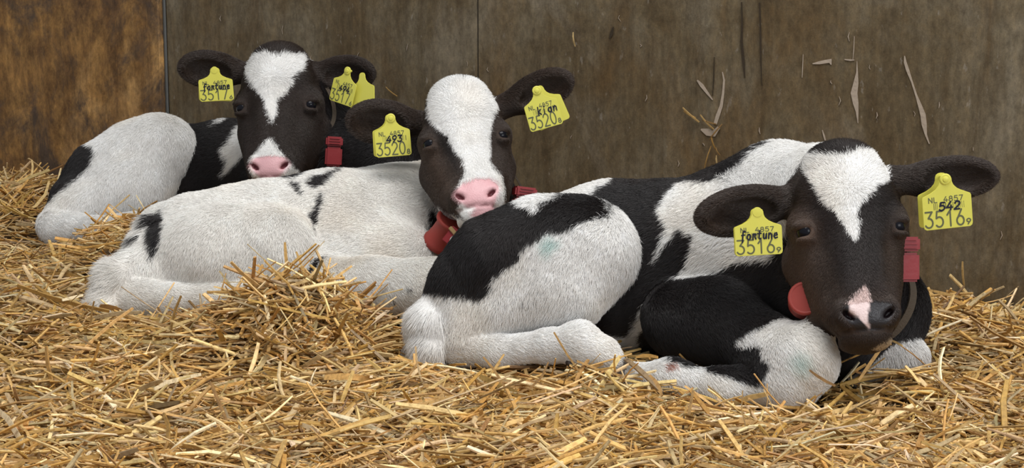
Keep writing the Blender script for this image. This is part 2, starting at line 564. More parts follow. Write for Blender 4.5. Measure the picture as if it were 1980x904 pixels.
_vn = np.random.default_rng(3).random((64, 64, 64)).astype(np.float32)
def vnoise(p, scale):
    q = p * scale; i = np.floor(q).astype(int); f = q - i; f = f * f * (3 - 2 * f)
    o = 0
    for dx in (0, 1):
        for dy in (0, 1):
            for dz in (0, 1):
                w = (f[:, 0] if dx else 1 - f[:, 0]) * (f[:, 1] if dy else 1 - f[:, 1]) * (f[:, 2] if dz else 1 - f[:, 2])
                o = o + w * _vn[(i[:, 0] + dx) % 64, (i[:, 1] + dy) % 64, (i[:, 2] + dz) % 64]
    return o

class Coat:
    """marks grow on named regions of one calf; each mark is an outline in the calf's own standing view"""
    def __init__(s, base, marks, amp=1.0, head=None): s.base, s.marks, s.amp, s.head = base, marks, amp, head
    def __call__(s, pts, reg, names, jitter=None):
        q = project(pts)
        q = q + s.amp * 9 * (np.stack([vnoise(pts, 38), vnoise(pts + 7.3, 38)], 1) - 0.5) + s.amp * 6 * (np.stack([vnoise(pts, 120), vnoise(pts + 3.1, 120)], 1) - 0.5)
        if jitter is not None: q = q + jitter
        col = np.zeros((len(pts), 3)); bare = np.zeros(len(pts))
        for i, nme in enumerate(names):
            col[reg == i] = s.base.get(nme, s.base['*'])
        for regs, poly, c, soft, opt in s.marks:
            m = np.isin(reg, [names.index(r) for r in regs if r in names]) if regs else np.ones(len(pts), bool)
            if not m.any(): continue
            if poly == 'NOSE':        # hairless pad between and around the nostrils
                l = ((pts[m] - s.head[0]) @ s.head[1]) / s.head[2]
                hw = .0385 - .013 * np.clip((-.136 - l[:, 1]) / .022, 0, 1) - .004 * np.clip((l[:, 1] + .136) / .02, 0, 1)
                sd = (((np.abs(l[:, 0]) / hw) ** 3 + (np.abs(l[:, 1] + .141) / .0215) ** 3) ** (1 / 3) - 1) * 26
                sd = np.where(l[:, 2] < -.022, 50, sd)
            elif len(poly) == 1:        # round smudge: (x, y, r)
                x, y, r = poly[0]; sd = np.hypot(q[m, 0] - x, q[m, 1] - y) - r
            else:
                sd = poly_sd(q[m], poly)
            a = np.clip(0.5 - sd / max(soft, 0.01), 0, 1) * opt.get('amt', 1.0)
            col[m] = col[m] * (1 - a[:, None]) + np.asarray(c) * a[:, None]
            if opt.get('bare'): bare[m] = np.maximum(bare[m], (sd < 0) * 1.0)
            elif 'bare' not in opt and opt.get('fur'): bare[m] = np.where(sd < 0, 0, bare[m])
        # natural variation: creamy and soiled tufts in the white, brown cast in the black
        w = (col.mean(1) > 0.3) & (bare < .5)
        n1 = vnoise(pts, 14); n2 = vnoise(pts + 5, 55)
        cream = np.clip((n1 - .52) * 1.5, 0, .45)[:, None]
        col = np.where(w[:, None], col * (1 - cream) + col * np.array((0.97, 0.91, 0.83)) * cream, col)
        col = np.minimum(col * (0.92 + 0.14 * n2[:, None]), .96)
        b = ~w & (bare < .5)
        bc = np.clip((n1 - .5) * 1.4, 0, .6)[:, None]
        col = np.where(b[:, None], col * (1 - bc) + (col + np.array((0.012, 0.006, 0.004))) * bc, col)
        return col, bare

# ---------------------------------------------------------------- calf builder
def chain(pts):
    """pts: (px, py, d, radius px) -> capsules"""
    w = [(P(x, y, d), r * mpp(x, y, d)) for x, y, d, r in pts]
    if len(w) == 1: return [Cap(w[0][0], w[0][0] + 1e-4, w[0][1], w[0][1])]
    return [Cap(a[0], b[0], a[1], b[1]) for a, b in zip(w[:-1], w[1:])]

def head_frame(px, py, d, pitch, yaw, roll, s):
    a, y, r = map(math.radians, (pitch, yaw, roll))
    U = CU * math.cos(a) - CB * math.sin(a); N = CB * math.cos(a) + CU * math.sin(a); X = CR.copy()
    X2 = X * math.cos(y) - N * math.sin(y); N2 = N * math.cos(y) + X * math.sin(y)
    def rot(v):   # about the axis towards the viewer, anticlockwise positive
        x, u, b = v @ CR, v @ CU, v @ CB
        return CR * (x * math.cos(r) - u * math.sin(r)) + CU * (x * math.sin(r) + u * math.cos(r)) + CB * b
    A = np.stack([rot(X2), rot(U), rot(N2)], 1)
    return (P(px, py, d), A, s)

EYE = (0.0655, -0.002, -0.0375); EYE_N = (0.78, 0.04, 0.62)
_ms = [(-.043, -.159, -.022), (-.026, -.1605, .004), (0, -.161, .012), (.026, -.1605, .004), (.043, -.159, -.022)]
MOUTH_SEG = list(zip(_ms[:-1], _ms[1:]))
MOUTH = [Cap(a, b, .001, .001) for a, b in MOUTH_SEG]
def head_prims():
    q = []
    def add(sh, k=0.02, sg=1): q.append((sh, k, sg))
    add(Ell((0, .042, -.080), (.072, .078, .076)))
    add(Ell((0, .050, -.045), (.062, .072, .036)), .025)         # forehead plate
    add(Ell((0, .106, -.066), (.047, .028, .045)), .025)         # poll
    for sx in (-1, 1):
        add(Ell((sx * .056, .010, -.058), (.032, .028, .034)), .016)    # brow
        add(Cap((sx * .046, -.030, -.110), (sx * .032, -.105, -.080), .044, .033), .02)   # jaw
        add(Cap((sx * .036, -.022, -.074), (sx * .026, -.105, -.044), .042, .031), .02)   # cheek
    add(Cap((0, .03, -.046), (0, -.100, -.022), .042, .038), .02)   # nose bridge
    add(Ell((0, -.134, -.030), (.050, .037, .044)), .02)             # muzzle
    add(Ell((0, -.143, -.008), (.039, .025, .022)), .012)            # nose pad
    add(Ell((0, -.169, -.034), (.037, .016, .037)), .010)            # lower lip and chin
    for sx in (-1, 1):
        add(Ell((sx * .030, -.133, -.003), (.016, .018, .017)), .008)
        e = norm((sx * .78, .62, 0)); f = norm(np.cross((0, 0, 1), e))
        add(Ell((sx * .0285, -.139, .014), (.0115, .0044, .014), np.stack([e, f, (0, 0, 1)], 1)), .005, -1)  # nostril
        c = np.array((sx * EYE[0], EYE[1], EYE[2])); n = norm((sx * EYE_N[0], EYE_N[1], EYE_N[2]))
        add(Ell(c + n * .006, (.0135, .0120, .0135)), .008, -1)
        add(Ring(c + n * .0025, n, .0140, .0032), .005)
        add(Ell(c + n * .0045 + np.array((0, .0078, 0)), (.0160, .0074, .0130)), .005)      # upper lid
        add(Ell(c + n * .003 + np.array((0, -.0120, 0)), (.0140, .0045, .0110)), .005)     # lower lid
    for a, b in MOUTH_SEG:
        add(Cap(a, b, .0032, .0032), .004, -1)                    # mouth line
    return q

def ear_group(name, base, tip, half_w, thick=0.017, cup=0.55, droop=0.0, face=(0, 0)):
    """base, tip: (px, py, d); half_w px; face: tilt of the open side (right, up)"""
    b, t = P(*base), P(*tip)
    e1 = norm(t - b); L = np.linalg.norm(t - b)
    n = norm(CB + CR * face[0] + CU * face[1]); e3 = norm(n - (n @ e1) * e1); e2 = np.cross(e3, e1)
    if e2 @ CU < 0: e2 = -e2
    w = half_w * mpp(*[(base[i] + tip[i]) / 2 for i in range(3)])
    A = np.stack([e1, e2, e3], 1)
    c = b + e1 * L * .55 - e2 * droop * w
    body = Ell(c, (L * .47, w, thick * 1.1), A)
    prims = [(body, .01, 1), (Cap(b - e1 * L * .15, b + e1 * L * .30, .020, w * .62), .02, 1)]
    hol = Ell(c + e3 * thick * 1.15 + e1 * L * .01 - e2 * w * .14, (L * .41, w * .76, thick * 1.75), A)
    prims.append((hol, .006, -1))
    return Group(name, prims, .018), (b, t, A, w, L)

FUR_LEN = {'torso': .012, 'neck': .015, 'thigh': .014, 'shank': .008, 'fore': .009, 'head': .0062, 'ear': .008, 'tail': .030, 'far': .009, 'poll': .012}

def build_calf(solid, coat, name, label, loc, flows, head, wet_poly, n_hair, voxel, seed, group_name=None, short=(), hoofs=()):
    r = np.random.default_rng(seed)
    names = [g.name for g in solid.groups]
    D = solid.grid(voxel)
    V, Q = surface_nets(D, solid.lo, solid.h)
    # settle on the zero level
    for _ in range(2):
        nrm = solid.normals(V, voxel * .8)
        V = V - nrm * np.clip(solid.sample(V), -voxel, voxel)[:, None]
    root = empty(name, loc)
    tag(root, label, 'calf', group_name)
    nrm = solid.normals(V)
    reg = solid.region(V)
    col, bare = coat(V, reg, names)
    body = fast_mesh('body', V, Q, M_skin, root)
    hl = ((V - head[0]) @ head[1]) / head[2]
    # nostril and mouth hollows are tinted darker and redder
    def nostril(l):
        out = []
        for sx in (-1, 1):
            e = norm((sx * .78, .62, 0)); f = norm(np.cross((0, 0, 1), e)); w = l - np.array((sx * .0285, -.139, .004))
            out.append(np.sqrt(((w @ e) / .0112) ** 2 + ((w @ f) / .0046) ** 2 + (w[:, 2] / .013) ** 2))
        return np.minimum(*out)
    def mouth(l): return np.min([c_(l) for c_ in MOUTH], 0)
    k_ = np.clip((1.15 - nostril(hl)) / .3, 0, 1)[:, None]
    col = col * (1 - k_) + col * np.array((.20, .09, .10)) * k_
    k_ = np.clip((.0032 - mouth(hl)) / .002, 0, 1)[:, None]
    col = col * (1 - k_) + col * np.array((.25, .15, .15)) * k_
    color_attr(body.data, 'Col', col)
    wa = body.data.attributes.new('wet', 'FLOAT', 'POINT'); wa.data.foreach_set('value', bare.astype(np.float32))
    # ---- fur
    tri = np.concatenate([Q[:, [0, 1, 2]], Q[:, [0, 2, 3]]])
    a, b, c = V[tri[:, 0]], V[tri[:, 1]], V[tri[:, 2]]
    ar = np.linalg.norm(np.cross(b - a, c - a), axis=1) / 2
    cen = (a + b + c) / 3
    tn = solid.normals(cen)
    view = (CO - cen); view /= np.linalg.norm(view, axis=1, keepdims=True)
    facing = (tn * view).sum(1)
    ar = ar * (facing > -0.45) * (cen[:, 2] > -0.03)
    treg = reg[tri[:, 0]]
    dens = np.ones(len(names)) 
    for i, nme in enumerate(names):
        if nme in ('head',): dens[i] = 2.0
        if nme in ('tail',): dens[i] = 2.2
        if nme.startswith('ear'): dens[i] = 1.6
    ar = ar * dens[treg]
    pick = r.choice(len(tri), n_hair, p=ar / ar.sum())
    u, v = r.random(n_hair), r.random(n_hair); fl = u + v > 1; u[fl], v[fl] = 1 - u[fl], 1 - v[fl]
    pts = a[pick] + u[:, None] * (b - a)[pick] + v[:, None] * (c - a)[pick]
    hn = tn[pick]; hr = treg[pick]
    jit = r.normal(0, 2.2, (n_hair, 2))
    hc, hb = coat(pts, hr, names, jit)
    hl = ((pts - head[0]) @ head[1]) / head[2]
    eye_d = np.minimum(*[np.linalg.norm(hl - np.array((sx * EYE[0], EYE[1], EYE[2])), axis=1) for sx in (-1, 1)])
    keep = (hb < .5) & ((hr != names.index('head')) | ((mouth(hl) > .0045) & (nostril(hl) > 1.1))) & ((eye_d > .0175) | (hr != names.index('head')))
    pts, hn, hr, hc, hl, eye_d = pts[keep], hn[keep], hr[keep], hc[keep], hl[keep], eye_d[keep]
    N = len(pts)
    L = np.zeros(N); flow = np.zeros((N, 3))
    for i, nme in enumerate(names):
        m = hr == i
        if not m.any(): continue
        L[m] = FUR_LEN['ear' if nme.startswith('ear') else nme]
        f = flows.get(nme, flows['*'])
        flow[m] = f(pts[m]) if callable(f) else f
    hm = hr == names.index('head')
    A = head[1]
    # face: hair runs out from the forehead, down the nose and back over the cheeks
    x, uu = hl[hm, 0], hl[hm, 1]
    up = np.clip((uu - .055) / .03, -1, 1)
    fx = np.sign(x) * np.clip(np.abs(x) / .04, 0, 1) * .8
    flow[hm] = A[:, 0] * fx[:, None] + A[:, 1] * np.where(up > 0, up * .8, up * .8)[:, None] - A[:, 2] * .5
    L[hm] = np.where(uu > .085, .013, np.where(uu > .03, .0085, .0055)) * np.clip((eye_d[hm] - .008) / .03, .35, 1)
    L[hm] *= np.clip((uu + .20) / .06, .5, 1)
    flow = flow + r.normal(0, .16, (N, 3)) + 0.75 * (np.stack([vnoise(pts + k * 3.3, 30) for k in range(3)], 1) - .5)
    flow = flow - (flow * hn).sum(1, keepdims=True) * hn
    flow /= np.maximum(np.linalg.norm(flow, axis=1, keepdims=True), 1e-6)
    L = L * r.uniform(.6, 1.25, N)
    lift0 = np.where(hm, .34, .42)[:, None]; lift1 = np.where(hm, .12, .16)[:, None]
    d0 = flow + hn * lift0; d0 /= np.linalg.norm(d0, axis=1, keepdims=True)
    d1 = flow + hn * lift1 + r.normal(0, .09, (N, 3)); d1 /= np.linalg.norm(d1, axis=1, keepdims=True)
    K = 4
    pos = np.zeros((N, K, 3), np.float32)
    pos[:, 0] = pts - hn * .001
    pos[:, 1] = pts + d0 * (L / 3)[:, None]
    pos[:, 2] = pos[:, 1] + (d0 * .4 + d1 * .6) * (L / 3)[:, None]
    pos[:, 3] = pos[:, 2] + (d1 - np.array((0, 0, .10))) * (L / 3)[:, None]
    pos -= np.asarray(loc, np.float32)
    rad = np.broadcast_to(np.array([.00027, .00026, .00020, .00006], np.float32), (N, K))
    cu = bpy.data.hair_curves.new('fur')
    cu.add_curves([K] * N)
    cu.attributes['position'].data.foreach_set('vector', pos.ravel())
    ra = cu.attributes.get('radius') or cu.attributes.new('radius', 'FLOAT', 'POINT')
    ra.data.foreach_set('value', np.ascontiguousarray(rad).ravel())
    hc = np.minimum(hc * r.uniform(.88, 1.10, N)[:, None], .96)
    ca = cu.attributes.new('Col', 'FLOAT_COLOR', 'CURVE')
    cc = np.ones((N, 4), np.float32); cc[:, :3] = hc
    ca.data.foreach_set('color', cc.ravel())
    cu.materials.append(M_fur)
    fo = bpy.data.objects.new('fur', cu); COL.objects.link(fo)
    fo.parent = body
    fo.matrix_parent_inverse = Matrix.Identity(4)
    body.matrix_parent_inverse = Matrix.Translation(-Vector(loc))
    fo.location = loc
    tag(fo, kind='stuff')
    # ---- eyes
    for sx in (-1, 1):
        cpos = head[0] + head[1] @ (np.array((sx * EYE[0], EYE[1], EYE[2])) * head[2])
        n = 14; vs_, fs = [], []
        R_ = .0131 * head[2]
        for i in range(n + 1):
            for j in range(2 * n):
                th, ph = math.pi * i / n, math.pi * j / n
                vs_.append(cpos + R_ * np.array((math.sin(th) * math.cos(ph), math.sin(th) * math.sin(ph), math.cos(th))))
        for i in range(n):
            for j in range(2 * n):
                fs.append((i * 2 * n + j, (i + 1) * 2 * n + j, (i + 1) * 2 * n + (j + 1) % (2 * n), i * 2 * n + (j + 1) % (2 * n)))
        e = mesh_obj('eye', vs_, fs, M_eye, root, True)
    return root, body

# ---------------------------------------------------------------- the three calves
def grp(name, k_in, k_out, *chains, extra=()):
    prims = []
    for ch in chains:
        for cshape in chain(ch): prims.append((cshape, k_in, 1))
    prims += [(e, k_in, 1) for e in extra]
    return Group(name, prims, k_out)

def back_flow(v): return np.array(v, float)
HEAD_PRIMS = head_prims()
solids = []

# ---- front calf, right
hf1 = head_frame(1655, 426, 2.56, 16, 2, 4, .97)
earL1, ei1 = ear_group('ear_a', (1522, 388, 2.66), (1350, 424, 2.62), 45, face=(-.15, -.10))
earR1, ei2 = ear_group('ear_b', (1752, 348, 2.66), (1925, 338, 2.66), 40, face=(.10, .15))
c1 = Solid([
    grp('torso', .035, .02,
        [(1040, 535, 2.93, 140), (1190, 505, 2.93, 146), (1320, 515, 2.90, 158), (1450, 500, 2.84, 150), (1600, 560, 2.75, 122)],
        [(1600, 560, 2.75, 130), (1690, 600, 2.70, 92), (1640, 660, 2.68, 80)],
        [(1300, 570, 2.86, 120), (1200, 570, 2.86, 105)]),
    grp('neck', .04, .04, [(1430, 420, 2.88, 100), (1505, 388, 2.84, 100), (1600, 400, 2.74, 105), (1650, 440, 2.66, 85)]),
    grp('thigh', .035, .010,
        [(905, 545, 2.80, 66), (960, 515, 2.80, 88), (1050, 490, 2.80, 100), (1125, 490, 2.79, 96)],
        [(1125, 490, 2.79, 96), (1090, 560, 2.76, 70), (960, 600, 2.76, 55)],
        [(880, 580, 2.79, 48), (900, 640, 2.76, 42)]),
    grp('shank', .015, .012,
        [(890, 668, 2.76, 40), (960, 678, 2.72, 27), (1060, 668, 2.69, 28), (1120, 663, 2.68, 38), (1165, 682, 2.67, 27), (1185, 700, 2.66, 22)]),
    grp('tail', .02, .012, [(850, 570, 2.80, 20), (845, 620, 2.78, 36), (838, 665, 2.76, 28), (826, 690, 2.75, 14)], [(846, 610, 2.78, 34), (805, 668, 2.80, 12)]),
    grp('fore', .03, .012,
        [(1320, 615, 2.76, 78), (1390, 620, 2.72, 76), (1480, 672, 2.65, 58), (1548, 698, 2.58, 62)],
        [(1548, 698, 2.58, 62), (1530, 740, 2.57, 46)],
        [(1520, 742, 2.58, 36), (1400, 748, 2.60, 28), (1300, 728, 2.63, 26), (1225, 728, 2.65, 25)]),
    grp('far', .02, .02, [(1700, 660, 2.68, 50), (1755, 690, 2.64, 33)], [(1755, 690, 2.64, 33), (1660, 722, 2.64, 18)]),
    Group('head', HEAD_PRIMS, .03, hf1), earL1, earR1])
solids.append(c1)
coat1 = Coat({'*': BLACK, 'head': BLACK * .35 + BROWN * .65, 'thigh': WHITE, 'shank': WHITE, 'tail': WHITE * .96, 'far': BLACK, 'ear_a': BLACK * .4 + BROWN * .7, 'ear_b': BLACK * .5 + BROWN * .6}, [
    (('torso', 'neck'), [(1440, 318), (1468, 285), (1508, 270), (1560, 270), (1640, 270), (1640, 420), (1530, 455), (1490, 505), (1440, 502), (1426, 505), (1395, 521), (1364, 530), (1330, 542), (1305, 550), (1330, 514), (1345, 482), (1350, 457), (1320, 440), (1300, 460), (1268, 508), (1285, 460), (1292, 440), (1281, 401), (1300, 370), (1320, 352), (1380, 348), (1410, 337)], WHITE, 3, {}),
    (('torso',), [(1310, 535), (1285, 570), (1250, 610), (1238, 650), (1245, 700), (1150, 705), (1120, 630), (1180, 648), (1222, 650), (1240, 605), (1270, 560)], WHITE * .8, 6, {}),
    (('torso',), [(940, 430), (1053, 345), (1110, 330), (1200, 320), (1192, 350), (1158, 366), (1152, 395), (1120, 400), (1070, 400), (1030, 450), (900, 470)], WHITE, 3, {}),
    (('thigh', 'tail'), [(818, 553), (840, 490), (880, 440), (930, 405), (987, 380), (1032, 409), (1070, 384), (1121, 360), (1159, 380), (1183, 408), (1169, 418), (1133, 426), (1103, 441), (1063, 441), (1048, 447), (1035, 466), (1007, 474), (1005, 494), (967, 527), (954, 534), (952, 552), (936, 568), (906, 570), (863, 562), (840, 560)], BLACK, 3, {}),
    (('thigh',), [(1064, 468, 12)], TEAL, 30, {'amt': .85}),
    (('fore',), [(1420, 658), (1455, 639), (1493, 622), (1600, 590), (1680, 700), (1640, 820), (1150, 820), (1150, 690), (1243, 693), (1301, 701), (1374, 721), (1422, 731), (1455, 746), (1473, 739), (1490, 711), (1493, 696), (1470, 678), (1468, 668), (1448, 666), (1427, 671)], WHITE, 3, {}),
    (('fore',), [(1543, 700, 12)], TEAL, 40, {'amt': .6}),
    (('fore',), [(1280, 706), (1300, 703), (1304, 709), (1285, 714)], np.array((.42, .15, .09)), 4, {'amt': .9}),
    (('thigh',), [(1102, 567, 1.6)], BLACK * 3, 3, {'amt': .8}),
    (('thigh',), [(1058, 590, 1.6)], BLACK * 3, 3, {'amt': .8}),
    (('thigh',), [(1095, 597, 1.6)], BLACK * 3, 3, {'amt': .8}),
    (('thigh',), [(1010, 578, 1.6)], BLACK * 3, 3, {'amt': .8}),
    (('thigh',), [(1120, 572, 1.6)], BLACK * 3, 3, {'amt': .8}),
    (('thigh',), [(1064, 606, 1.6)], BLACK * 3, 3, {'amt': .8}),
    (('thigh',), [(958, 596, 1.6)], BLACK * 3, 3, {'amt': .8}),
    (('thigh',), [(1038, 570, 1.6)], BLACK * 3, 3, {'amt': .8}),
    (('far',), [(1600, 690), (1730, 655), (1820, 640), (1820, 800), (1600, 800)], WHITE * .85, 4, {}),
    (('head',), [(1500, 420), (1545, 400), (1580, 430), (1575, 520), (1600, 600), (1560, 620), (1500, 520)], BROWN * 1.8, 34, {'amt': .85}),
    (('head',), [(1700, 420), (1760, 400), (1775, 480), (1740, 570), (1705, 500)], BROWN, 24, {'amt': .5}),
    (('head',), [(1555, 335), (1590, 430), (1615, 520), (1640, 560), (1700, 560), (1705, 470), (1735, 380), (1725, 300), (1720, 240), (1560, 240)], BLACK * 1.1, 26, {'amt': .75}),
    (('head',), [(1551, 440, 8)], BLACK, 34, {'amt': .8}),
    (('head',), [(1738, 430, 8)], BLACK, 34, {'amt': .8}),
    (('head',), [(1566, 296), (1585, 302), (1599, 304), (1630, 303), (1662, 297), (1697, 294), (1714, 311), (1720, 336), (1717, 348), (1695, 359), (1672, 376), (1657, 396), (1658, 412), (1664, 424), (1661, 442), (1654, 466), (1642, 455), (1631, 432), (1616, 407), (1601, 384), (1581, 364), (1566, 346), (1552, 328)], WHITE, 2.5, {}),
    (('head',), 'NOSE', DARKNOSE, 5, {'bare': 1}),
    (('head',), [(1669, 548), (1682, 571), (1680, 596), (1682, 634), (1672, 624), (1657, 614), (1645, 611), (1640, 585), (1652, 568)], np.array((.78, .62, .60)), 3, {'fur': 0}),
    (('head',), [(1688, 672), (1725, 652), (1735, 655), (1700, 678)], np.array((.52, .40, .26)), 5, {}),
], 1.0, hf1)

# ---- middle calf
hf2 = head_frame(900, 250, 3.18, 25, 5, 9, .93)
earL2, ei3 = ear_group('ear_a', (806, 238, 3.31), (674, 232, 3.29), 42, face=(-.2, -.05))
earR2, ei4 = ear_group('ear_b', (982, 202, 3.31), (1103, 150, 3.31), 36, face=(.15, .1))
c2 = Solid([
    grp('torso', .035, .02,
        [(385, 478, 3.22, 103), (510, 474, 3.25, 116), (640, 468, 3.28, 131), (770, 466, 3.35, 139), (840, 504, 3.36, 118)],
        [(385, 478, 3.22, 112), (310, 440, 3.24, 38)],
        [(600, 530, 3.20, 95), (760, 520, 3.20, 95)]),
    grp('neck', .04, .04, [(790, 425, 3.42, 92), (850, 400, 3.44, 76), (900, 330, 3.36, 58)], [(890, 440, 3.36, 56), (930, 360, 3.36, 52)], [(905, 425, 3.30, 46), (960, 410, 3.34, 46)]),
    grp('thigh', .035, .018,
        [(330, 500, 3.16, 72), (420, 495, 3.14, 90), (520, 490, 3.14, 84)],
        [(520, 490, 3.14, 84), (470, 545, 3.12, 45), (330, 560, 3.12, 42)],
        [(270, 540, 3.12, 45), (235, 565, 3.10, 44)]),
    grp('shank', .015, .012, [(235, 572, 3.09, 42), (330, 582, 3.06, 30), (480, 572, 3.05, 24), (580, 575, 3.05, 26)]),
    grp('tail', .02, .012, [(300, 440, 3.17, 20), (285, 470, 3.15, 17), (262, 505, 3.12, 14), (222, 534, 3.08, 16), (204, 585, 3.055, 20)]),
    grp('fore', .03, .020, [(640, 548, 3.10, 52), (720, 560, 3.05, 56), (840, 560, 3.02, 62)], [(840, 590, 3.05, 30), (760, 600, 3.06, 22), (660, 598, 3.07, 22)]),
    Group('head', HEAD_PRIMS, .03, hf2), earL2, earR2])
solids.append(c2)
OW = WHITE * np.array((1.0, .985, .96))
coat2 = Coat({'*': OW, 'head': BLACK * .3 + BROWN * .7, 'ear_a': BLACK * .3 + BROWN * .8, 'ear_b': BLACK * .3 + BROWN * .8}, [
    (('torso',), [(543, 341), (575, 328), (605, 318), (597, 336), (580, 343), (560, 347)], BLACK, 3, {}),
    (('torso',), [(600, 353), (615, 341), (638, 337), (675, 320), (653, 340), (633, 357), (620, 362), (606, 360)], BLACK, 3, {}),
    (('torso',), [(566, 353), (588, 352), (590, 374), (582, 368)], BLACK, 3, {}),
    (('torso', 'thigh'), [(622, 377), (632, 374), (632, 390), (623, 408), (621, 426), (602, 442), (595, 436), (602, 413), (614, 404)], BLACK, 3, {}),
    (('torso', 'thigh', 'fore'), [(589, 524), (611, 494), (621, 500), (610, 527)], BLACK, 3, {}),
    (('fore', 'torso'), [(654, 556), (666, 544), (674, 578), (662, 576)], BLACK, 3, {}),
    (('fore',), [(690, 598), (740, 606), (780, 600), (812, 602), (812, 640), (690, 640)], BLACK, 4, {}),
    (('fore',), [(791, 557, 4)], BLACK, 2, {}), (('fore',), [(758, 579, 3)], BLACK, 2, {}),
    (('torso', 'tail', 'thigh'), [(293, 424), (319, 402), (322, 430), (320, 457), (308, 478), (294, 497), (290, 460)], BLACK, 4, {}),
    (('torso', 'tail'), [(262, 490), (272, 450), (280, 452), (286, 480), (284, 494)], BLACK, 4, {}),
    (('neck', 'torso'), [(838, 395), (832, 410), (826, 450), (845, 470), (862, 430)], BLACK, 4, {}),
    (('neck',), [(965, 330), (1005, 330), (1020, 410), (985, 420), (968, 400)], BLACK, 4, {}),
    (('head',), [(800, 280), (850, 290), (885, 350), (880, 410), (840, 390)], BROWN * 1.6, 30, {'amt': .8}),
    (('head',), [(830, 220), (855, 280), (888, 330), (885, 280), (860, 240)], BLACK, 16, {'amt': .7}),
    (('head',), [(838, 392), (848, 398), (862, 410), (885, 422), (900, 430), (960, 420), (990, 430), (960, 470), (880, 460), (845, 425)], OW, 3, {}),
    (('head',), [(847, 153), (862, 146), (880, 143), (896, 150), (912, 148), (943, 154), (953, 176), (962, 201), (952, 216), (950, 251), (945, 272), (947, 292), (944, 307), (955, 325), (966, 338), (974, 365), (974, 400), (972, 425), (930, 440), (895, 425), (884, 408), (890, 396), (892, 385), (888, 368), (893, 345), (900, 337), (895, 306), (877, 284), (865, 259), (847, 244), (834, 224), (824, 188), (832, 160)], WHITE, 2.5, {}),
    (('head',), [(890, 151), (900, 115), (950, 115), (965, 170), (945, 153), (915, 147)], BLACK, 4, {}),
    (('head',), [(815, 175), (835, 155), (862, 142), (850, 120), (800, 140)], BLACK, 4, {}),
    (('head',), 'NOSE', PINK, 6, {'bare': 1}),
    (('head',), [(892, 362), (898, 352), (915, 344), (940, 341), (962, 350), (966, 364), (962, 384), (955, 401), (962, 410), (955, 421), (925, 425), (908, 420), (908, 412), (920, 405), (908, 385), (897, 375)], PINK, 6, {'bare': 1}),
    (('head',), [(912, 405), (935, 401), (960, 402), (960, 406), (935, 406), (914, 411)], PINK * .75, 4, {'bare': 1}),
], .6, hf2)

# ---- rear calf
hf3 = head_frame(526, 191, 3.60, 17, -5, 1, 1.0)
earL3, ei5 = ear_group('ear_a', (470, 140, 3.72), (348, 128, 3.70), 35, face=(-.1, -.1))
earR3, ei6 = ear_group('ear_b', (612, 142, 3.72), (722, 142, 3.70), 34, face=(.1, -.1))
c3 = Solid([
    grp('torso', .035, .015,
        [(250, 370, 4.00, 90), (345, 335, 4.03, 86), (440, 332, 3.98, 93), (560, 335, 3.88, 96), (660, 330, 3.76, 104), (750, 318, 3.68, 88)],
        [(440, 370, 3.95, 90), (330, 390, 3.96, 70)], [(660, 360, 3.74, 95), (750, 345, 3.68, 75)]),
    grp('neck', .04, .04, [(680, 290, 3.78, 82), (645, 235, 3.77, 72), (590, 200, 3.74, 66)]),
    grp('thigh', .035, .008,
        [(150, 385, 3.90, 48), (200, 345, 3.92, 64), (270, 315, 3.93, 76), (310, 292, 3.92, 62)],
        [(310, 292, 3.92, 62), (260, 370, 3.86, 62), (170, 410, 3.84, 52)],
        [(150, 400, 3.86, 44), (112, 435, 3.82, 36)]),
    grp('shank', .015, .012, [(112, 440, 3.80, 34), (180, 445, 3.76, 24), (290, 425, 3.74, 20)]),
    Group('head', HEAD_PRIMS, .03, hf3), earL3, earR3])
solids.append(c3)
coat3 = Coat({'*': BLACK, 'head': BLACK * .55 + BROWN * .45, 'thigh': WHITE, 'shank': WHITE, 'ear_a': BLACK * .4 + BROWN * .7, 'ear_b': BLACK * .5 + BROWN * .6}, [
    (('torso',), [(0, 500), (0, 200), (372, 200), (372, 262), (335, 350), (296, 402), (280, 470)], WHITE, 4, {}),
    (('thigh', 'torso'), [(60, 395), (103, 388), (123, 367), (151, 346), (176, 321), (188, 288), (160, 270), (100, 300), (60, 380)], BLACK, 3, {}),
    (('torso', 'neck'), [(464, 242), (455, 262), (432, 288), (441, 309), (430, 343), (450, 325), (476, 298), (490, 290), (490, 250)], WHITE, 4, {}),
    (('torso',), [(412, 242), (440, 226), (450, 222), (446, 231), (425, 241)], WHITE, 2, {}),
    (('head',), [(479, 113), (492, 105), (515, 105), (532, 110), (545, 108), (583, 107), (591, 118), (583, 136), (565, 148), (550, 179), (536, 191), (535, 211), (525, 240), (518, 214), (511, 189), (492, 168), (480, 148), (475, 128)], WHITE, 2.5, {}),
    (('head',), [(522, 266), (532, 276), (547, 299), (562, 314), (580, 330), (582, 350), (490, 350), (482, 330), (483, 309), (492, 297), (504, 282)], WHITE, 2.5, {}),
    (('head',), 'NOSE', PINK, 6, {'bare': 1}),
], .6, hf3)

def foot(px, py, d): 
    p = P(px, py, d); return (p[0], p[1], 0.0)

BODY_FLOW = np.array((-.75, .1, -.55)); THIGH_FLOW = np.array((-.30, -.1, -.95))
flow_set = {'*': BODY_FLOW, 'thigh': THIGH_FLOW, 'shank': np.array((.9, -.1, -.25)), 'fore': np.array((.55, -.3, -.6)), 'tail': np.array((-.25, -.1, -1.)), 'neck': np.array((-.55, 0, .35)), 'far': np.array((.2, 0, -1)),
            'ear_a': np.array((-1., 0, -.1)), 'ear_b': np.array((1., 0, -.1))}
flow2 = dict(flow_set); flow2['tail'] = np.array((-.9, -.1, -.35)); flow2['neck'] = np.array((.1, 0, -.9))

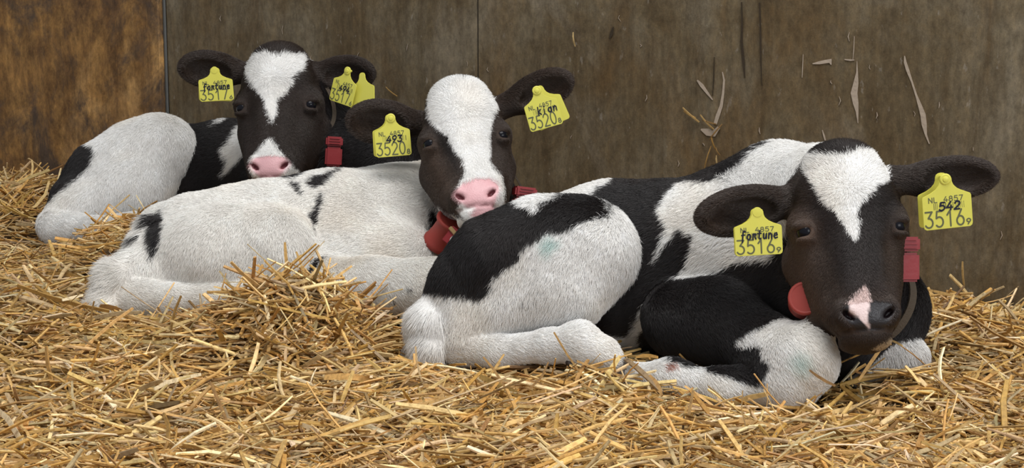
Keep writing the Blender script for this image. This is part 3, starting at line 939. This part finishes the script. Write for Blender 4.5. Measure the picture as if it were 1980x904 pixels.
NH = HAIR_SCALE * 1.7
calf1, body1 = build_calf(c1, coat1, 'calf', 'black calf with dark nose and narrow blaze lying nearest on the straw', foot(1300, 600, 2.85), flow_set, hf1, None, int(330000 * NH), VOX, 1, 'calves resting on the straw')
calf2, body2 = build_calf(c2, coat2, 'calf', 'mostly white calf with broad white blaze lying between two darker calves', foot(600, 560, 3.2), flow2, hf2, None, int(270000 * NH), VOX * 1.15, 2, 'calves resting on the straw')
calf3, body3 = build_calf(c3, coat3, 'calf', 'black and white pink-nosed calf lying farthest back by the brown board', foot(400, 400, 4.0), flow_set, hf3, None, int(210000 * NH), VOX * 1.2, 3, 'calves resting on the straw')


def claw(px, py, d, axis, s, parent, name='hoof'):
    c = P(px, py, d); ax = norm(axis); u = norm(np.cross(ax, (.1, .2, 1))); v = np.cross(ax, u)
    V, Fc = [], []; seg = 16
    for r, z in ((.006, -.016), (.017, -.014), (.020, -.002), (.017, .018), (.010, .030), (.003, .034)):
        for k in range(seg):
            a = 2 * math.pi * k / seg
            cleft = 1 - .35 * math.exp(-((abs(math.sin(a)) - 1) / .12) ** 2) * (z > 0)
            V.append(c + s * (ax * z + u * r * math.cos(a) * .9 + v * r * math.sin(a) * cleft))
    for i in range(5):
        for k in range(seg): Fc.append((i * seg + k, i * seg + (k + 1) % seg, (i + 1) * seg + (k + 1) % seg, (i + 1) * seg + k))
    Fc += [tuple(range(seg))[::-1], tuple(range(5 * seg, 6 * seg))]
    return mesh_obj(name, V, Fc, M_hoof, parent, True)
claw(1206, 729, 2.652, -CR - CU * .1, 1.0, calf1)
claw(1193, 706, 2.662, CR - CU * .5, 1.0, calf1)
claw(1102, 696, 2.668, CB * .8 - CU * .4, .42, calf1, 'dewclaw')
claw(655, 598, 3.068, -CR, .9, calf2)

# ---------------------------------------------------------------- ear tags
def _arc(cx, cy, rx, ry, a0, a1, n=12):
    return [(cx + rx * math.cos(math.radians(a0 + (a1 - a0) * i / n)), cy + ry * math.sin(math.radians(a0 + (a1 - a0) * i / n))) for i in range(n + 1)]
GLYPH = {   # strokes in a box 0.6 wide, 1 high
    '0': [_arc(.3, .5, .28, .5, 90, 450, 20)],
    '1': [[(.10, .72), (.34, 1.0), (.34, 0)]],
    '2': [_arc(.3, .72, .27, .28, 170, -25, 10) + [(.02, 0), (.58, 0)]],
    '3': [[(.03, 1), (.55, 1), (.24, .60)] + _arc(.27, .30, .30, .30, 85, -150, 12)],
    '4': [[(.36, 1), (.0, .30), (.60, .30)], [(.44, .55), (.44, 0)]],
    '5': [[(.52, 1), (.12, 1), (.06, .56)] + _arc(.27, .32, .30, .32, 130, -140, 12)],
    '6': [[(.42, 1), (.10, .46)] + _arc(.30, .29, .27, .29, 145, -215, 18)],
    '7': [[(.03, 1), (.56, 1), (.20, 0)]],
    '8': [_arc(.3, .75, .22, .25, -90, 270, 16), _arc(.3, .26, .28, .26, 90, 450, 16)],
    '9': [[(.18, 0), (.50, .54)] + _arc(.30, .71, .27, .29, -35, 325, 18)],
    'N': [[(.03, 0), (.03, 1), (.57, 0), (.57, 1)]],
    'L': [[(.06, 1), (.06, 0), (.52, 0)]],
    'f': [_arc(.34, .82, .16, .18, 20, 180, 6) + [(.16, -.25)], [(.0, .52), (.42, .56)]],
    'o': [_arc(.28, .30, .24, .30, 60, 420, 14)],
    'r': [[(.08, .62), (.12, 0)], [(.10, .40), (.26, .62), (.50, .58), (.38, .30), (.56, .02)]],
    't': [[(.28, .95), (.20, .12), (.36, .0), (.50, .08)], [(.02, .62), (.50, .66)]],
    'u': [[(.06, .60), (.08, .12), (.24, 0), (.44, .14), (.50, .60)], [(.50, .60), (.52, .02)]],
    'n': [[(.06, .60), (.08, 0)], [(.08, .40), (.30, .62), (.48, .48), (.52, 0)]],
    'e': [[(.06, .32), (.52, .36), (.40, .62), (.14, .54), (.06, .24), (.26, 0), (.56, .10)]],
    'k': [[(.08, 1.0), (.08, 0)], [(.46, .66), (.10, .34), (.50, .0)]],
    'i': [[(.20, .58), (.22, 0)], [(.22, .84), (.27, .90)]],
    'a': [_arc(.26, .30, .22, .28, 40, 400, 12), [(.48, .60), (.52, .02)]],
}

def ribbon(stroke, hw):
    """flat strip with rounded ends and joints, 2-d"""
    V, Fc = [], []
    for (x0, y0), (x1, y1) in zip(stroke[:-1], stroke[1:]):
        dx, dy = x1 - x0, y1 - y0; l = math.hypot(dx, dy)
        if l < 1e-9: continue
        nx, ny = -dy / l * hw, dx / l * hw; b = len(V)
        V += [(x0 + nx, y0 + ny), (x0 - nx, y0 - ny), (x1 - nx, y1 - ny), (x1 + nx, y1 + ny)]
        Fc.append((b, b + 1, b + 2, b + 3))
    for x, y in stroke:
        b = len(V)
        V += [(x + hw * math.cos(k * math.pi / 4), y + hw * math.sin(k * math.pi / 4)) for k in range(8)]
        Fc.append(tuple(range(b, b + 8)))
    return V, Fc

def write(text, x0, y0, x1, y1, hw, slant=0.0, pitch=None):
    """text fitted in a box (x right, y up) -> 2-d verts and faces"""
    n = len(text); adv = .80
    W = n * adv - .2
    V, Fc = [], []
    for i, ch in enumerate(text):
        if ch == ' ': continue
        for st in GLYPH[ch]:
            s2 = []
            for gx, gy in st:
                X = (i * adv + gx + slant * gy) / W
                s2.append((x0 + X * (x1 - x0), y0 + gy * (y1 - y0)))
            v, f = ribbon(s2, hw); b = len(V)
            V += v; Fc += [tuple(k + b for k in q) for q in f]
    return V, Fc

HALF = [(.0, .0), (.06, .008), (.105, .035), (.125, .08), (.13, .14), (.155, .20), (.22, .265), (.33, .325), (.44, .365), (.485, .385), (.5, .42), (.5, .93), (.485, .975), (.44, 1.0), (0, 1.0)]

class Frame:
    def __init__(s, top, bot, w, yaw, d, tip=0.0):
        T = P(*top, d); B = P(*bot, d + tip)
        s.T = T; s.h = np.linalg.norm(B - T); s.D = (B - T) / s.h
        n = CB - (CB @ s.D) * s.D; n = norm(n)
        y = math.radians(yaw)
        r = np.cross(n, s.D); r = -r if r @ CR < 0 else r
        s.R = r * math.cos(y) - n * math.sin(y); s.N = n * math.cos(y) + r * math.sin(y)
        s.w = w * mpp(*top, d) / max(math.cos(y), .3)
    def at(s, x, y, z=0.0): return s.T + s.R * x * s.w + s.D * y * s.h + s.N * z

def plate(name, fr, parent, z, shift=(0, 0), rot=0.0, mat=None):
    pts = [(-x, y) for x, y in HALF[1:-1]][::-1] + HALF[:]
    pts = [(-x, y) for x, y in reversed(HALF[1:-1])] + [(x, y) for x, y in HALF]
    pts = pts[:-1] if abs(pts[-1][0]) < 1e-6 else pts
    # ordered loop: left side bottom->top, apex, right side top->bottom
    c, s_ = math.cos(math.radians(rot)), math.sin(math.radians(rot))
    loop = []
    for x, y in pts:
        X, Y = x * fr.w, (y - .07) * fr.h
        loop.append(((X * c - Y * s_) / fr.w + shift[0], (X * s_ + Y * c) / fr.h + .07 + shift[1]))
    th = .0016
    nl = len(loop)
    V = [fr.at(x, y, z + th / 2 - .00015 + .002 * (1 - y) * 0) for x, y in loop] + [fr.at(x, y, z - th / 2) for x, y in loop]
    me = bpy.data.meshes.new(name)
    fs = [tuple(range(nl))[::-1], tuple(range(nl, 2 * nl))] + [(i, (i + 1) % nl, nl + (i + 1) % nl, nl + i) for i in range(nl)]
    o = mesh_obj(name, V, fs, mat or M_yellow, parent)
    import bmesh
    bm = bmesh.new(); bm.from_mesh(o.data)
    bmesh.ops.recalc_face_normals(bm, faces=bm.faces[:])
    bmesh.ops.bevel(bm, geom=[e for e in bm.edges if any(len(f.verts) > 5 for f in e.link_faces)], offset=.0005, segments=2, affect='EDGES')
    bm.to_mesh(o.data); bm.free()
    return o

def disc(name, fr, parent, x, y, z0, rings, mat, seg=20):
    """turned shape on the tag's normal: rings of (radius, height)"""
    V, Fc = [], []
    for r, z in rings:
        for k in range(seg):
            a = 2 * math.pi * k / seg
            V.append(fr.at(x, y, z0 + z) + fr.R * r * math.cos(a) + fr.D * r * math.sin(a))
    for i in range(len(rings) - 1):
        for k in range(seg):
            Fc.append((i * seg + k, i * seg + (k + 1) % seg, (i + 1) * seg + (k + 1) % seg, (i + 1) * seg + k))
    Fc.append(tuple(range(seg))[::-1]); Fc.append(tuple(range((len(rings) - 1) * seg, len(rings) * seg)))
    return mesh_obj(name, V, Fc, mat, parent, False)

def print_on(name, fr, parent, flat, mat, z):
    V2, Fc = flat
    V = [fr.at(x, 1 - y, z + (i % 7) * 4e-6) for i, (x, y) in enumerate(V2)]
    return mesh_obj(name, V, Fc, mat, parent)

def ear_tag(label, top, bot, w, yaw, d, number, check, pen, back, tip=0.0, penbox=(-.17, .345, .25, .49), group=None, stud=True, gap=.020):
    fr = Frame(top, bot, w, yaw, d, tip)
    t = empty('ear_tag', tuple(fr.T))
    tag(t, label, 'ear tag', 'yellow ear tags on the calves')
    plate('front_plate', fr, t, 0.0)
    plate('back_plate', fr, t, -gap, back[:2], back[2])
    if stud:
        disc('stud', fr, t, 0, .085, -gap, [(.0025, 0), (.0030, gap - .001), (.0080, gap), (.0080, gap + .0018), (.0066, gap + .0026), (.0040, gap + .0026), (.0036, gap + .0040), (.0012, gap + .0044)], M_yellow)
    else:                                                        # the button is sunk in the fur of the ear
        disc('stud', fr, t, 0, .085, -gap, [(.0025, 0), (.0030, gap - .001), (.0070, gap - .0005), (.0066, gap + .0012), (.0015, gap + .0014)], M_yellow)
    z = .0010
    h = fr.h
    print_on('printed_code', fr, t, write('NL 4857', -.37, .502, .33, .595, .0085), M_ink, z)
    rb = random.Random(number)
    V, Fc = [], []
    x = -.27
    while x < .37:
        bw = rb.choice((.006, .006, .011, .016)); b = len(V)
        V += [(x, .365), (x + bw, .365), (x + bw, .485), (x, .485)]; Fc.append((b, b + 1, b + 2, b + 3))
        x += bw + rb.choice((.018, .024, .034, .044))
    print_on('barcode', fr, t, (V, Fc), M_ink, z)
    print_on('printed_number', fr, t, write(number, -.46, .045, .33, .335, .0165), M_ink, z)
    print_on('check_digit', fr, t, write(check, .375, .045, .46, .145, .012), M_ink, z)
    print_on('handwriting', fr, t, write(pen, *penbox, .0160, .12), M_pen, z + .0003)
    return t

ear_tag('yellow ear tag 3516 with handwritten word, on the nearest calf\'s drooping ear', (1464, 402), (1468, 493), 92, 0, 2.592, '3516', '9', 'fortune', (.02, .035, 0), tip=-.004, penbox=(-.36, .345, .40, .53), gap=.022, stud=False)
ear_tag('yellow ear tag 3516 with handwritten 542, against the grey wall', (1827, 337), (1834, 441), 96, 0, 2.600, '3516', '9', '542', (0, .01, 1), gap=.024)
ear_tag('yellow ear tag 3520 with handwritten 493, beside a broad white blaze', (755, 221), (762, 302), 69, 4, 3.245, '3520', '8', '493', (-.03, .025, 2), gap=.022)
ear_tag('yellow ear tag 3520 tilted, with a handwritten word, on a raised ear', (1036, 168), (1058, 247), 66, 0, 3.250, '3520', '8', 'kian', (.10, .02, -8), penbox=(-.15, .345, .43, .53), gap=.022)
ear_tag('yellow ear tag 3517 with a handwritten word, nearest the brown board', (414, 130), (420, 195), 67, -4, 3.640, '3517', '6', 'fortune', (-.04, .03, 4), penbox=(-.36, .345, .40, .53), gap=.020, stud=False)
ear_tag('yellow ear tag 3517 turned sideways with handwritten 494, beside a red collar box', (674, 131), (658, 200), 50, -34, 3.640, '3517', '6', '494', (.48, .02, -18), gap=.010)

# ---------------------------------------------------------------- collars
import bmesh
def bevel_box(name, c, A, size, bevel, mat, parent, seg=2):
    me = bpy.data.meshes.new(name)
    bm = bmesh.new()
    bmesh.ops.create_cube(bm, size=1.0)
    for v in bm.verts:
        q = A @ (np.array(v.co) * np.array(size)); v.co = Vector(np.asarray(c) + q)
    bmesh.ops.recalc_face_normals(bm, faces=bm.faces[:])
    bmesh.ops.bevel(bm, geom=bm.edges[:], offset=bevel, segments=seg, affect='EDGES')
    bm.to_mesh(me); bm.free()
    me.materials.append(mat)
    o = bpy.data.objects.new(name, me); COL.objects.link(o)
    o.parent = parent; o.matrix_parent_inverse = Matrix.Translation(-Vector(parent.location))
    return o

def lathe(name, c, axis, prof, mat, parent, seg=28):
    ax = norm(axis); u = norm(np.cross(ax, (0.3, 0.1, 1))); v = np.cross(ax, u)
    V, Fc = [], []
    for r, z in prof:
        for k in range(seg):
            a = 2 * math.pi * k / seg
            V.append(c + ax * z + (u * math.cos(a) + v * math.sin(a)) * r)
    for i in range(len(prof) - 1):
        for k in range(seg):
            Fc.append((i * seg + k, i * seg + (k + 1) % seg, (i + 1) * seg + (k + 1) % seg, (i + 1) * seg + k))
    Fc.append(tuple(range(seg))[::-1]); Fc.append(tuple(range((len(prof) - 1) * seg, len(prof) * seg)))
    o = mesh_obj(name, V, Fc, mat, parent, True)
    o.data.polygons.foreach_set('use_smooth', [len(p.vertices) == 4 for p in o.data.polygons])
    return o

def axes(rot=0.0, yaw=0.0):
    r, y = math.radians(rot), math.radians(yaw)
    x = CR * math.cos(y) - CB * math.sin(y); b = CB * math.cos(y) + CR * math.sin(y)
    X = x * math.cos(r) + CU * math.sin(r); U = CU * math.cos(r) - x * math.sin(r)
    return np.stack([X, U, b], 1)

def strap_loop(solid, cx, cy, d, a, b, tilt, parent, half=.0115, th=.0016, depth_amp=0.0):
    keep = [g for g in solid.groups if g.name in ('torso', 'neck')]
    body = Solid(keep)
    n = 96; pts = []
    for i in range(n):
        t = 2 * math.pi * i / n; x, y = a * math.cos(t), b * math.sin(t)
        r = math.radians(tilt)
        pts.append(P(cx + x * math.cos(r) - y * math.sin(r), cy + x * math.sin(r) + y * math.cos(r), d + depth_amp * math.sin(t)))
    p = np.array(pts)
    e = .004
    nr = None
    for _ in range(8):
        dist = body(p)
        g = np.stack([body(p + np.eye(3)[i] * e) - body(p - np.eye(3)[i] * e) for i in range(3)], 1)
        nr = g / np.maximum(np.linalg.norm(g, axis=1, keepdims=True), 1e-9)
        p = p + nr * np.where(dist < .006, .006 - dist, 0)[:, None] * .9
    for _ in range(3): p = .5 * p + .25 * (np.roll(p, 1, 0) + np.roll(p, -1, 0))
    tg = np.roll(p, -1, 0) - np.roll(p, 1, 0); tg /= np.linalg.norm(tg, axis=1, keepdims=True)
    ctr = p.mean(0); out = p - ctr; out -= (out * tg).sum(1, keepdims=True) * tg; out /= np.linalg.norm(out, axis=1, keepdims=True)
    w = np.where((body(p) < .03)[:, None], nr, out); w -= (w * tg).sum(1, keepdims=True) * tg; w /= np.maximum(np.linalg.norm(w, axis=1, keepdims=True), 1e-6)
    for _ in range(4): w = .5 * w + .25 * (np.roll(w, 1, 0) + np.roll(w, -1, 0))
    w /= np.maximum(np.linalg.norm(w, axis=1, keepdims=True), 1e-6)
    sd = np.cross(tg, w)
    V = []
    for i in range(n):
        for su, sw in ((-1, -1), (1, -1), (1, 1), (-1, 1)): V.append(p[i] + sd[i] * su * half + w[i] * sw * th)
    Fc = [(i * 4 + k, i * 4 + (k + 1) % 4, ((i + 1) % n) * 4 + (k + 1) % 4, ((i + 1) % n) * 4 + k) for i in range(n) for k in range(4)]
    return mesh_obj('strap', V, Fc, M_strap, parent), p

def red_box(px, py, d, w, h, parent, rot=0, yaw=0, dep=.022):
    m = mpp(px, py, d); A = axes(rot, yaw); c = P(px, py, d)
    W, Hh = w * m, h * m
    b = bevel_box('transponder_box', c - A[:, 1] * Hh * .17, A, (W, Hh * .64, dep), .0035, M_red, parent)
    cap = bevel_box('cap', c + A[:, 1] * Hh * .335, A, (W * 1.02, Hh * .32, dep * 1.08), .0030, M_red, parent)
    cap.parent = b; cap.matrix_parent_inverse = Matrix.Identity(4)
    b_inv = b.matrix_parent_inverse.copy()
    cap.matrix_parent_inverse = Matrix.Identity(4)
    for k, ww in ((.42, .62), (.335, .70), (.25, .62)):
        r = bevel_box('ridge', c + A[:, 1] * Hh * k + A[:, 2] * dep * .55, A, (W * ww, Hh * .032, .004), .0012, M_red, parent)
        r.parent = b; r.matrix_parent_inverse = Matrix.Identity(4)
    return b

def collar(label, loc):
    t = empty('collar', loc); tag(t, label, 'collar', 'red boxed collars on the calves'); return t

def counterweight(c, axis, s, parent, flat=False):
    if flat:
        return lathe('counterweight', c, axis, [(.010 * s, -.028 * s), (.0255 * s, -.028 * s), (.027 * s, -.024 * s), (.0225 * s, -.012 * s), (.0225 * s, .012 * s), (.0260 * s, .016 * s), (.0280 * s, .019 * s), (.0280 * s, .024 * s), (.0265 * s, .026 * s), (.0235 * s, .0262 * s), (.0225 * s, .0252 * s)], M_red2, parent)
    return lathe('counterweight', c, axis, [(.010 * s, -.028 * s), (.0255 * s, -.028 * s), (.027 * s, -.026 * s), (.027 * s, -.019 * s), (.0250 * s, -.017 * s), (.0225 * s, .0), (.0215 * s, .018 * s), (.0235 * s, .021 * s), (.0265 * s, .023 * s), (.0270 * s, .027 * s), (.0255 * s, .029 * s), (.021 * s, .0285 * s), (.0195 * s, .026 * s), (.008 * s, .026 * s)], M_red2, parent)

k = collar('red boxed collar on the neck of the nearest, dark-nosed calf', tuple(P(1665, 560, 2.68)))
st, loop = strap_loop(c1, 1662, 480, 2.66, 96, 158, -2, k, half=.006)
red_box(1752, 501, 2.615, 46, 88, k, rot=0, yaw=12)
counterweight(P(1556, 581, 2.60), CB * .93 + CU * .2 - CR * .12, .86, k, True)
tg_ = bevel_box('name_tag', P(1596, 612, 2.575), axes(-48), (.030, .017, .003), .001, M_red, k)

k = collar('red boxed collar on the mostly white calf, with a spool-shaped weight', tuple(P(920, 440, 3.36)))
st, loop = strap_loop(c2, 934, 392, 3.29, 80, 100, -25, k, half=.009)
red_box(1012, 392, 3.23, 44, 62, k, rot=-6, yaw=20)
counterweight(P(859, 450, 3.17), CU * .62 + CR * .40 + CB * .42, 1.02, k)
bk = bevel_box('buckle', P(880, 451, 3.11), axes(40), (.007, .028, .008), .001, M_brass, k)
nt_ = bevel_box('name_tag', P(884, 464, 3.11), axes(-38), (.042, .030, .004), .001, M_red, k)
A_ = axes(-38); c_ = P(881, 466, 3.11) + A_[:, 2] * .0025
v_, f_ = ribbon(_arc(0, 0, .0085, .0085, 40, 330, 18), .0018)
o_ = mesh_obj('printed_letter', [c_ + A_[:, 0] * x + A_[:, 1] * y + A_[:, 2] * i * 2e-6 for i, (x, y) in enumerate(v_)], f_, M_white_print, nt_)
o_.matrix_parent_inverse = Matrix.Identity(4)

k = collar('red boxed collar on the calf farthest back', tuple(P(600, 300, 3.7)))
st, loop = strap_loop(c3, 562, 245, 3.70, 84, 130, -6, k, half=.004)
red_box(645, 293, 3.615, 32, 58, k, rot=-3, yaw=10)

# ---------------------------------------------------------------- straw
def straw_mesh(name, c, az, tilt, roll, L, W, T, bend, cols, mat, K=4):
    N = len(c)
    t = np.linspace(-.5, .5, K)
    dirv = np.stack([np.cos(az) * np.cos(tilt), np.sin(az) * np.cos(tilt), np.sin(tilt)], 1)
    side = np.stack([-np.sin(az), np.cos(az), np.zeros(N)], 1)
    up = np.cross(dirv, side)
    wv = side * np.cos(roll)[:, None] + up * np.sin(roll)[:, None]
    tv = np.cross(dirv, wv)
    st = c[:, None, :] + dirv[:, None, :] * (t[None, :] * L[:, None])[..., None]
    st = st + (side * bend[0][:, None] + up * bend[1][:, None])[:, None, :] * ((t ** 2 - .08)[None, :] * L[:, None])[..., None]
    return st, wv, tv

def straw_build(name, st, wv, tv, W, T, cols, mat):
    N, K, _ = st.shape
    V = np.zeros((N, K, 4, 3), np.float32)
    taper = np.ones(K); taper[0] = .7; taper[-1] = .8
    for q, (a, b) in enumerate(((-1, -.5), (1, -.5), (.8, .5), (-.8, .5))):
        V[:, :, q] = st + wv[:, None, :] * (a * .5 * W[:, None] * taper[None, :])[..., None] + tv[:, None, :] * (b * T[:, None])[:, None].repeat(K, 1)
    base = (np.arange(N) * K * 4)[:, None, None]
    k = np.arange(K - 1)[None, :, None] * 4
    q = np.arange(4)[None, None, :]
    Q = np.stack([base + k + q, base + k + (q + 1) % 4, base + k + 4 + (q + 1) % 4, base + k + 4 + q], -1).reshape(-1, 4)
    b1 = np.arange(N) * K * 4
    ends = np.concatenate([np.stack([b1 + 3, b1 + 2, b1 + 1, b1], 1), np.stack([b1 + i + (K - 1) * 4 for i in range(4)], 1)])
    o = fast_mesh(name, V.reshape(-1, 3), np.concatenate([Q, ends]), mat, smooth=False)
    color_attr(o.data, 'Col', np.repeat(cols, K * 4, 0))
    return o

PAL = np.array([(.52, .33, .115), (.60, .41, .17), (.44, .26, .075), (.66, .50, .25), (.74, .61, .37), (.36, .22, .085), (.47, .36, .21), (.55, .43, .27), (.24, .145, .06), (.80, .71, .52)])
PAL = PAL * np.array((1.04, .965, .85))
PW = np.array([.20, .19, .12, .14, .085, .08, .08, .07, .03, .03]); PW = PW / PW.sum()

def blocked(st, lim=.0025):
    flat = st.reshape(-1, 3); m = np.zeros(len(flat), bool)
    for so in solids: m |= so.sample(flat) < lim
    w = ((flat[:, :2] - W0) @ WN) < .004
    return (m | w).reshape(st.shape[:2]).any(1)

def make_straw(n, seed, lrange, wrange, zlo, zhi, tilt_sd, region=None, steep=0.0, pos=None):
    r = np.random.default_rng(seed)
    if pos is None:
        # spread over the floor in front of the wall, as far as a step to either side may show
        y = 1 / r.uniform(1 / 5.0, 1 / 1.95, n)
        x = r.uniform(-.36, .36, n) * y + r.uniform(-.12, .12, n)
    else:
        x, y = pos
    az = r.uniform(0, 2 * math.pi, n)
    az = np.where(r.random(n) < .30, r.normal(0, .55, n) + np.where(r.random(n) < .5, 0, math.pi), az)
    tilt = r.normal(0, tilt_sd, n)
    if steep > 0:
        s = r.random(n) < steep; tilt = np.where(s, r.uniform(.18, .85, n), tilt)
    L = r.uniform(*lrange, n) * r.choice([1, 1, 1.5, .6], n); L = np.where(np.abs(tilt) > .3, L * .75, L); W = r.uniform(*wrange, n) * r.choice([.55, 1, 1, 1.45], n); T = np.clip(W * .45, .0008, .0022)
    z = hgt(x, y) + zlo + (zhi - zlo) * r.random(n) ** 1.3 + np.abs(np.sin(tilt)) * L * .38
    bend = (r.normal(0, .16, n), r.normal(-.05, .14, n))
    c = np.stack([x, y, z], 1)
    st, wv, tv = straw_mesh('', c, az, tilt, r.normal(0, .6, n), L, W, T, bend, None, None)
    ok = ~blocked(st)
    cols = PAL[r.choice(len(PAL), n, p=PW)] * np.clip(r.normal(1.0, .22, (n, 1)), .45, 1.5) * r.uniform(.95, 1.05, (n, 3))
    return [a[ok] for a in (st, wv, tv, W, T, cols)]

def near(px0, px1, py0, py1, n, seed):
    """positions on the ground seen in a part of the photo"""
    r = np.random.default_rng(seed + 1000)
    X, Y = r.uniform(px0, px1, n), r.uniform(py0, py1, n)
    R_ = CF[None] + ((X - CX) / F)[:, None] * CR + ((CY - Y) / F)[:, None] * CU
    t = -H / R_[:, 2]; p = CO + R_ * t[:, None]
    return p[:, 0], p[:, 1]

parts = [
    make_straw(int(15000 * STRAW), 11, (.05, .12), (.0030, .0060), -.022, .004, .10),
    make_straw(int(17000 * STRAW), 12, (.035, .10), (.0022, .0055), -.008, .014, .16),
    make_straw(int(8000 * STRAW), 13, (.04, .12), (.0030, .0068), .002, .020, .22, steep=.10),
    make_straw(int(26000 * STRAW), 14, (.012, .040), (.0012, .0038), -.006, .020, .38),
    make_straw(int(1500 * STRAW), 15, (.03, .08), (.0025, .0060), .004, .018, .2, steep=.8),
]
# tousled places: the heap before the white calf, the bank at the left, the edge by the right wall
for (x0, x1, y0, y1, n, sd, stp, zh) in ((485, 730, 580, 690, 1200, 31, .55, .03), (180, 320, 400, 480, 420, 32, .5, .03), (0, 120, 340, 430, 300, 33, .35, .03),
                                        (1790, 1980, 585, 690, 420, 34, .22, .03), (1160, 1700, 745, 800, 300, 35, .12, .012), (880, 1230, 702, 740, 200, 36, .18, .014), (300, 520, 610, 650, 240, 37, .35, .02)):
    parts.append(make_straw(int(n * max(STRAW, .5)), sd, (.05, .12), (.0028, .0062), .0, zh, .2, steep=stp, pos=near(x0, x1, y0, y1, int(n * max(STRAW, .5)), sd)))
# single stalks that catch the eye: both ends (px, py, distance), width, shade
FEATURE = [((551, 468, 2.90), (560, 548, 2.90), .0052, 1), ((573, 486, 2.90), (592, 545, 2.89), .0040, 1), ((680, 514, 2.92), (618, 596, 2.86), .0045, 1), ((521, 578, 2.86), (570, 505, 2.90), .0055, 0),
    ((612, 520, 2.88), (560, 590, 2.85), .0050, 3), ((500, 510, 2.93), (520, 560, 2.90), .0032, 4), ((437, 528, 2.97), (415, 600, 2.90), .0026, 5), ((388, 730, 2.63), (300, 788, 2.50), .0060, 9), ((-6, 838, 2.42), (48, 908, 2.28), .0080, 9),
    ((597, 555, 2.88), (545, 590, 2.86), .0038, 9), ((648, 535, 2.89), (646, 600, 2.85), .0028, 4), ((690, 568, 2.90), (668, 605, 2.85), .0030, 2), ((655, 600, 2.84), (680, 640, 2.78), .0035, 4), ((1560, 820, 2.46), (1700, 770, 2.52), .0060, 3),
    ((1230, 690, 2.62), (1272, 690, 2.60), .0050, 0), ((1256, 725, 2.56), (1280, 765, 2.50), .0050, 5), ((1565, 715, 2.50), (1615, 745, 2.50), .0040, 8), ((1715, 655, 2.56), (1745, 668, 2.53), .0030, 3), ((1660, 735, 2.54), (1715, 655, 2.56), .0050, 0),
    ((580, 835, 2.38), (615, 862, 2.33), .0060, 9), ((95, 350, 4.10), (40, 420, 3.95), .0070, 3), ((62, 310, 4.22), (58, 350, 4.15), .0050, 3), ((118, 325, 4.15), (112, 350, 4.10), .0045, 4), ((1060, 700, 2.62), (1000, 760, 2.48), .0032, 8), ((935, 690, 2.62), (985, 770, 2.50), .0036, 5),
    ((1795, 560, 3.0), (1860, 575, 2.92), .0045, 1), ((1845, 570, 2.92), (1800, 640, 2.82), .0050, 3), ((1940, 580, 2.92), (1915, 640, 2.84), .0050, 3), ((160, 570, 2.98), (120, 580, 2.95), .0050, 9), ((900, 620, 2.86), (965, 700, 2.70), .0040, 9)]
def feature_straw():
    r = np.random.default_rng(77); st = []
    for a, b, w, c in FEATURE:
        pa, pb = P(*a), P(*b); m = norm(np.cross(pb - pa, CB)) * np.linalg.norm(pb - pa) * r.normal(0, .04)
        st.append([pa + (pb - pa) * t + m * math.sin(math.pi * t) for t in (0, .33, .67, 1)])
    st = np.array(st); n = len(st)
    for a_ in st.reshape(-1, 3):                     # rest on the bed, never under it
        a_[2] = max(a_[2], float(hgt(a_[0], a_[1])) + .030)
    d = st[:, -1] - st[:, 0]; d /= np.linalg.norm(d, axis=1, keepdims=True)
    wv = np.cross(d, np.tile(CB, (n, 1))); wv /= np.linalg.norm(wv, axis=1, keepdims=True); tv = np.cross(d, wv)
    W = np.array([f[2] for f in FEATURE]); T = np.clip(W * .4, .0008, .002)
    ok = ~blocked(st, .001)
    return [q[ok] for q in (st, wv, tv, W, T, PAL[[f[3] for f in FEATURE]] * 1.05)]
parts.append(feature_straw())
arr = [np.concatenate([p[i] for p in parts]) for i in range(6)]
bed = straw_build('straw_bedding', *arr, M_straw)
tag(bed, 'golden loose straw bedding strewn over the whole barn floor', 'straw', kind='stuff')

# straw wisps stuck to the wall behind the nearest calf
def wall_wisps():
    r = np.random.default_rng(5); st = []
    segs = [((1320, 208), (1352, 236)), ((1322, 214), (1345, 228)), ((1354, 222), (1380, 250)), ((1358, 232), (1385, 240)), ((1362, 326), (1375, 282)), ((1372, 270), (1396, 240)), ((1385, 300), (1388, 322)), ((1384, 285), (1392, 300)),
            ((746, 168), (768, 186)), ((1861, 505), (1864, 552)), ((1108, 62), (1112, 90)), ((1375, 262), (1384, 290))]
    for a, b in segs:
        pa, pb = wall_pt(*a, .006), wall_pt(*b, .005)
        st.append([pa + (pb - pa) * t + np.append(WN, 0) * .003 * math.sin(math.pi * t) for t in (0, .33, .67, 1)])
    st = np.array(st); n = len(st)
    d = st[:, -1] - st[:, 0]; d /= np.linalg.norm(d, axis=1, keepdims=True)
    tv = np.tile(np.append(WN, 0), (n, 1)); wv = np.cross(d, tv)
    W = r.uniform(.002, .004, n); T = np.full(n, .0012)
    cols = PAL[r.choice([0, 1, 2, 3, 5], n)] * .6
    o = straw_build('straw_wisps', st, wv, tv, W, T, cols, M_straw)
    tag(o, 'thin straw wisps stuck to the grey wall above the calves', 'straw', kind='stuff')
wall_wisps()
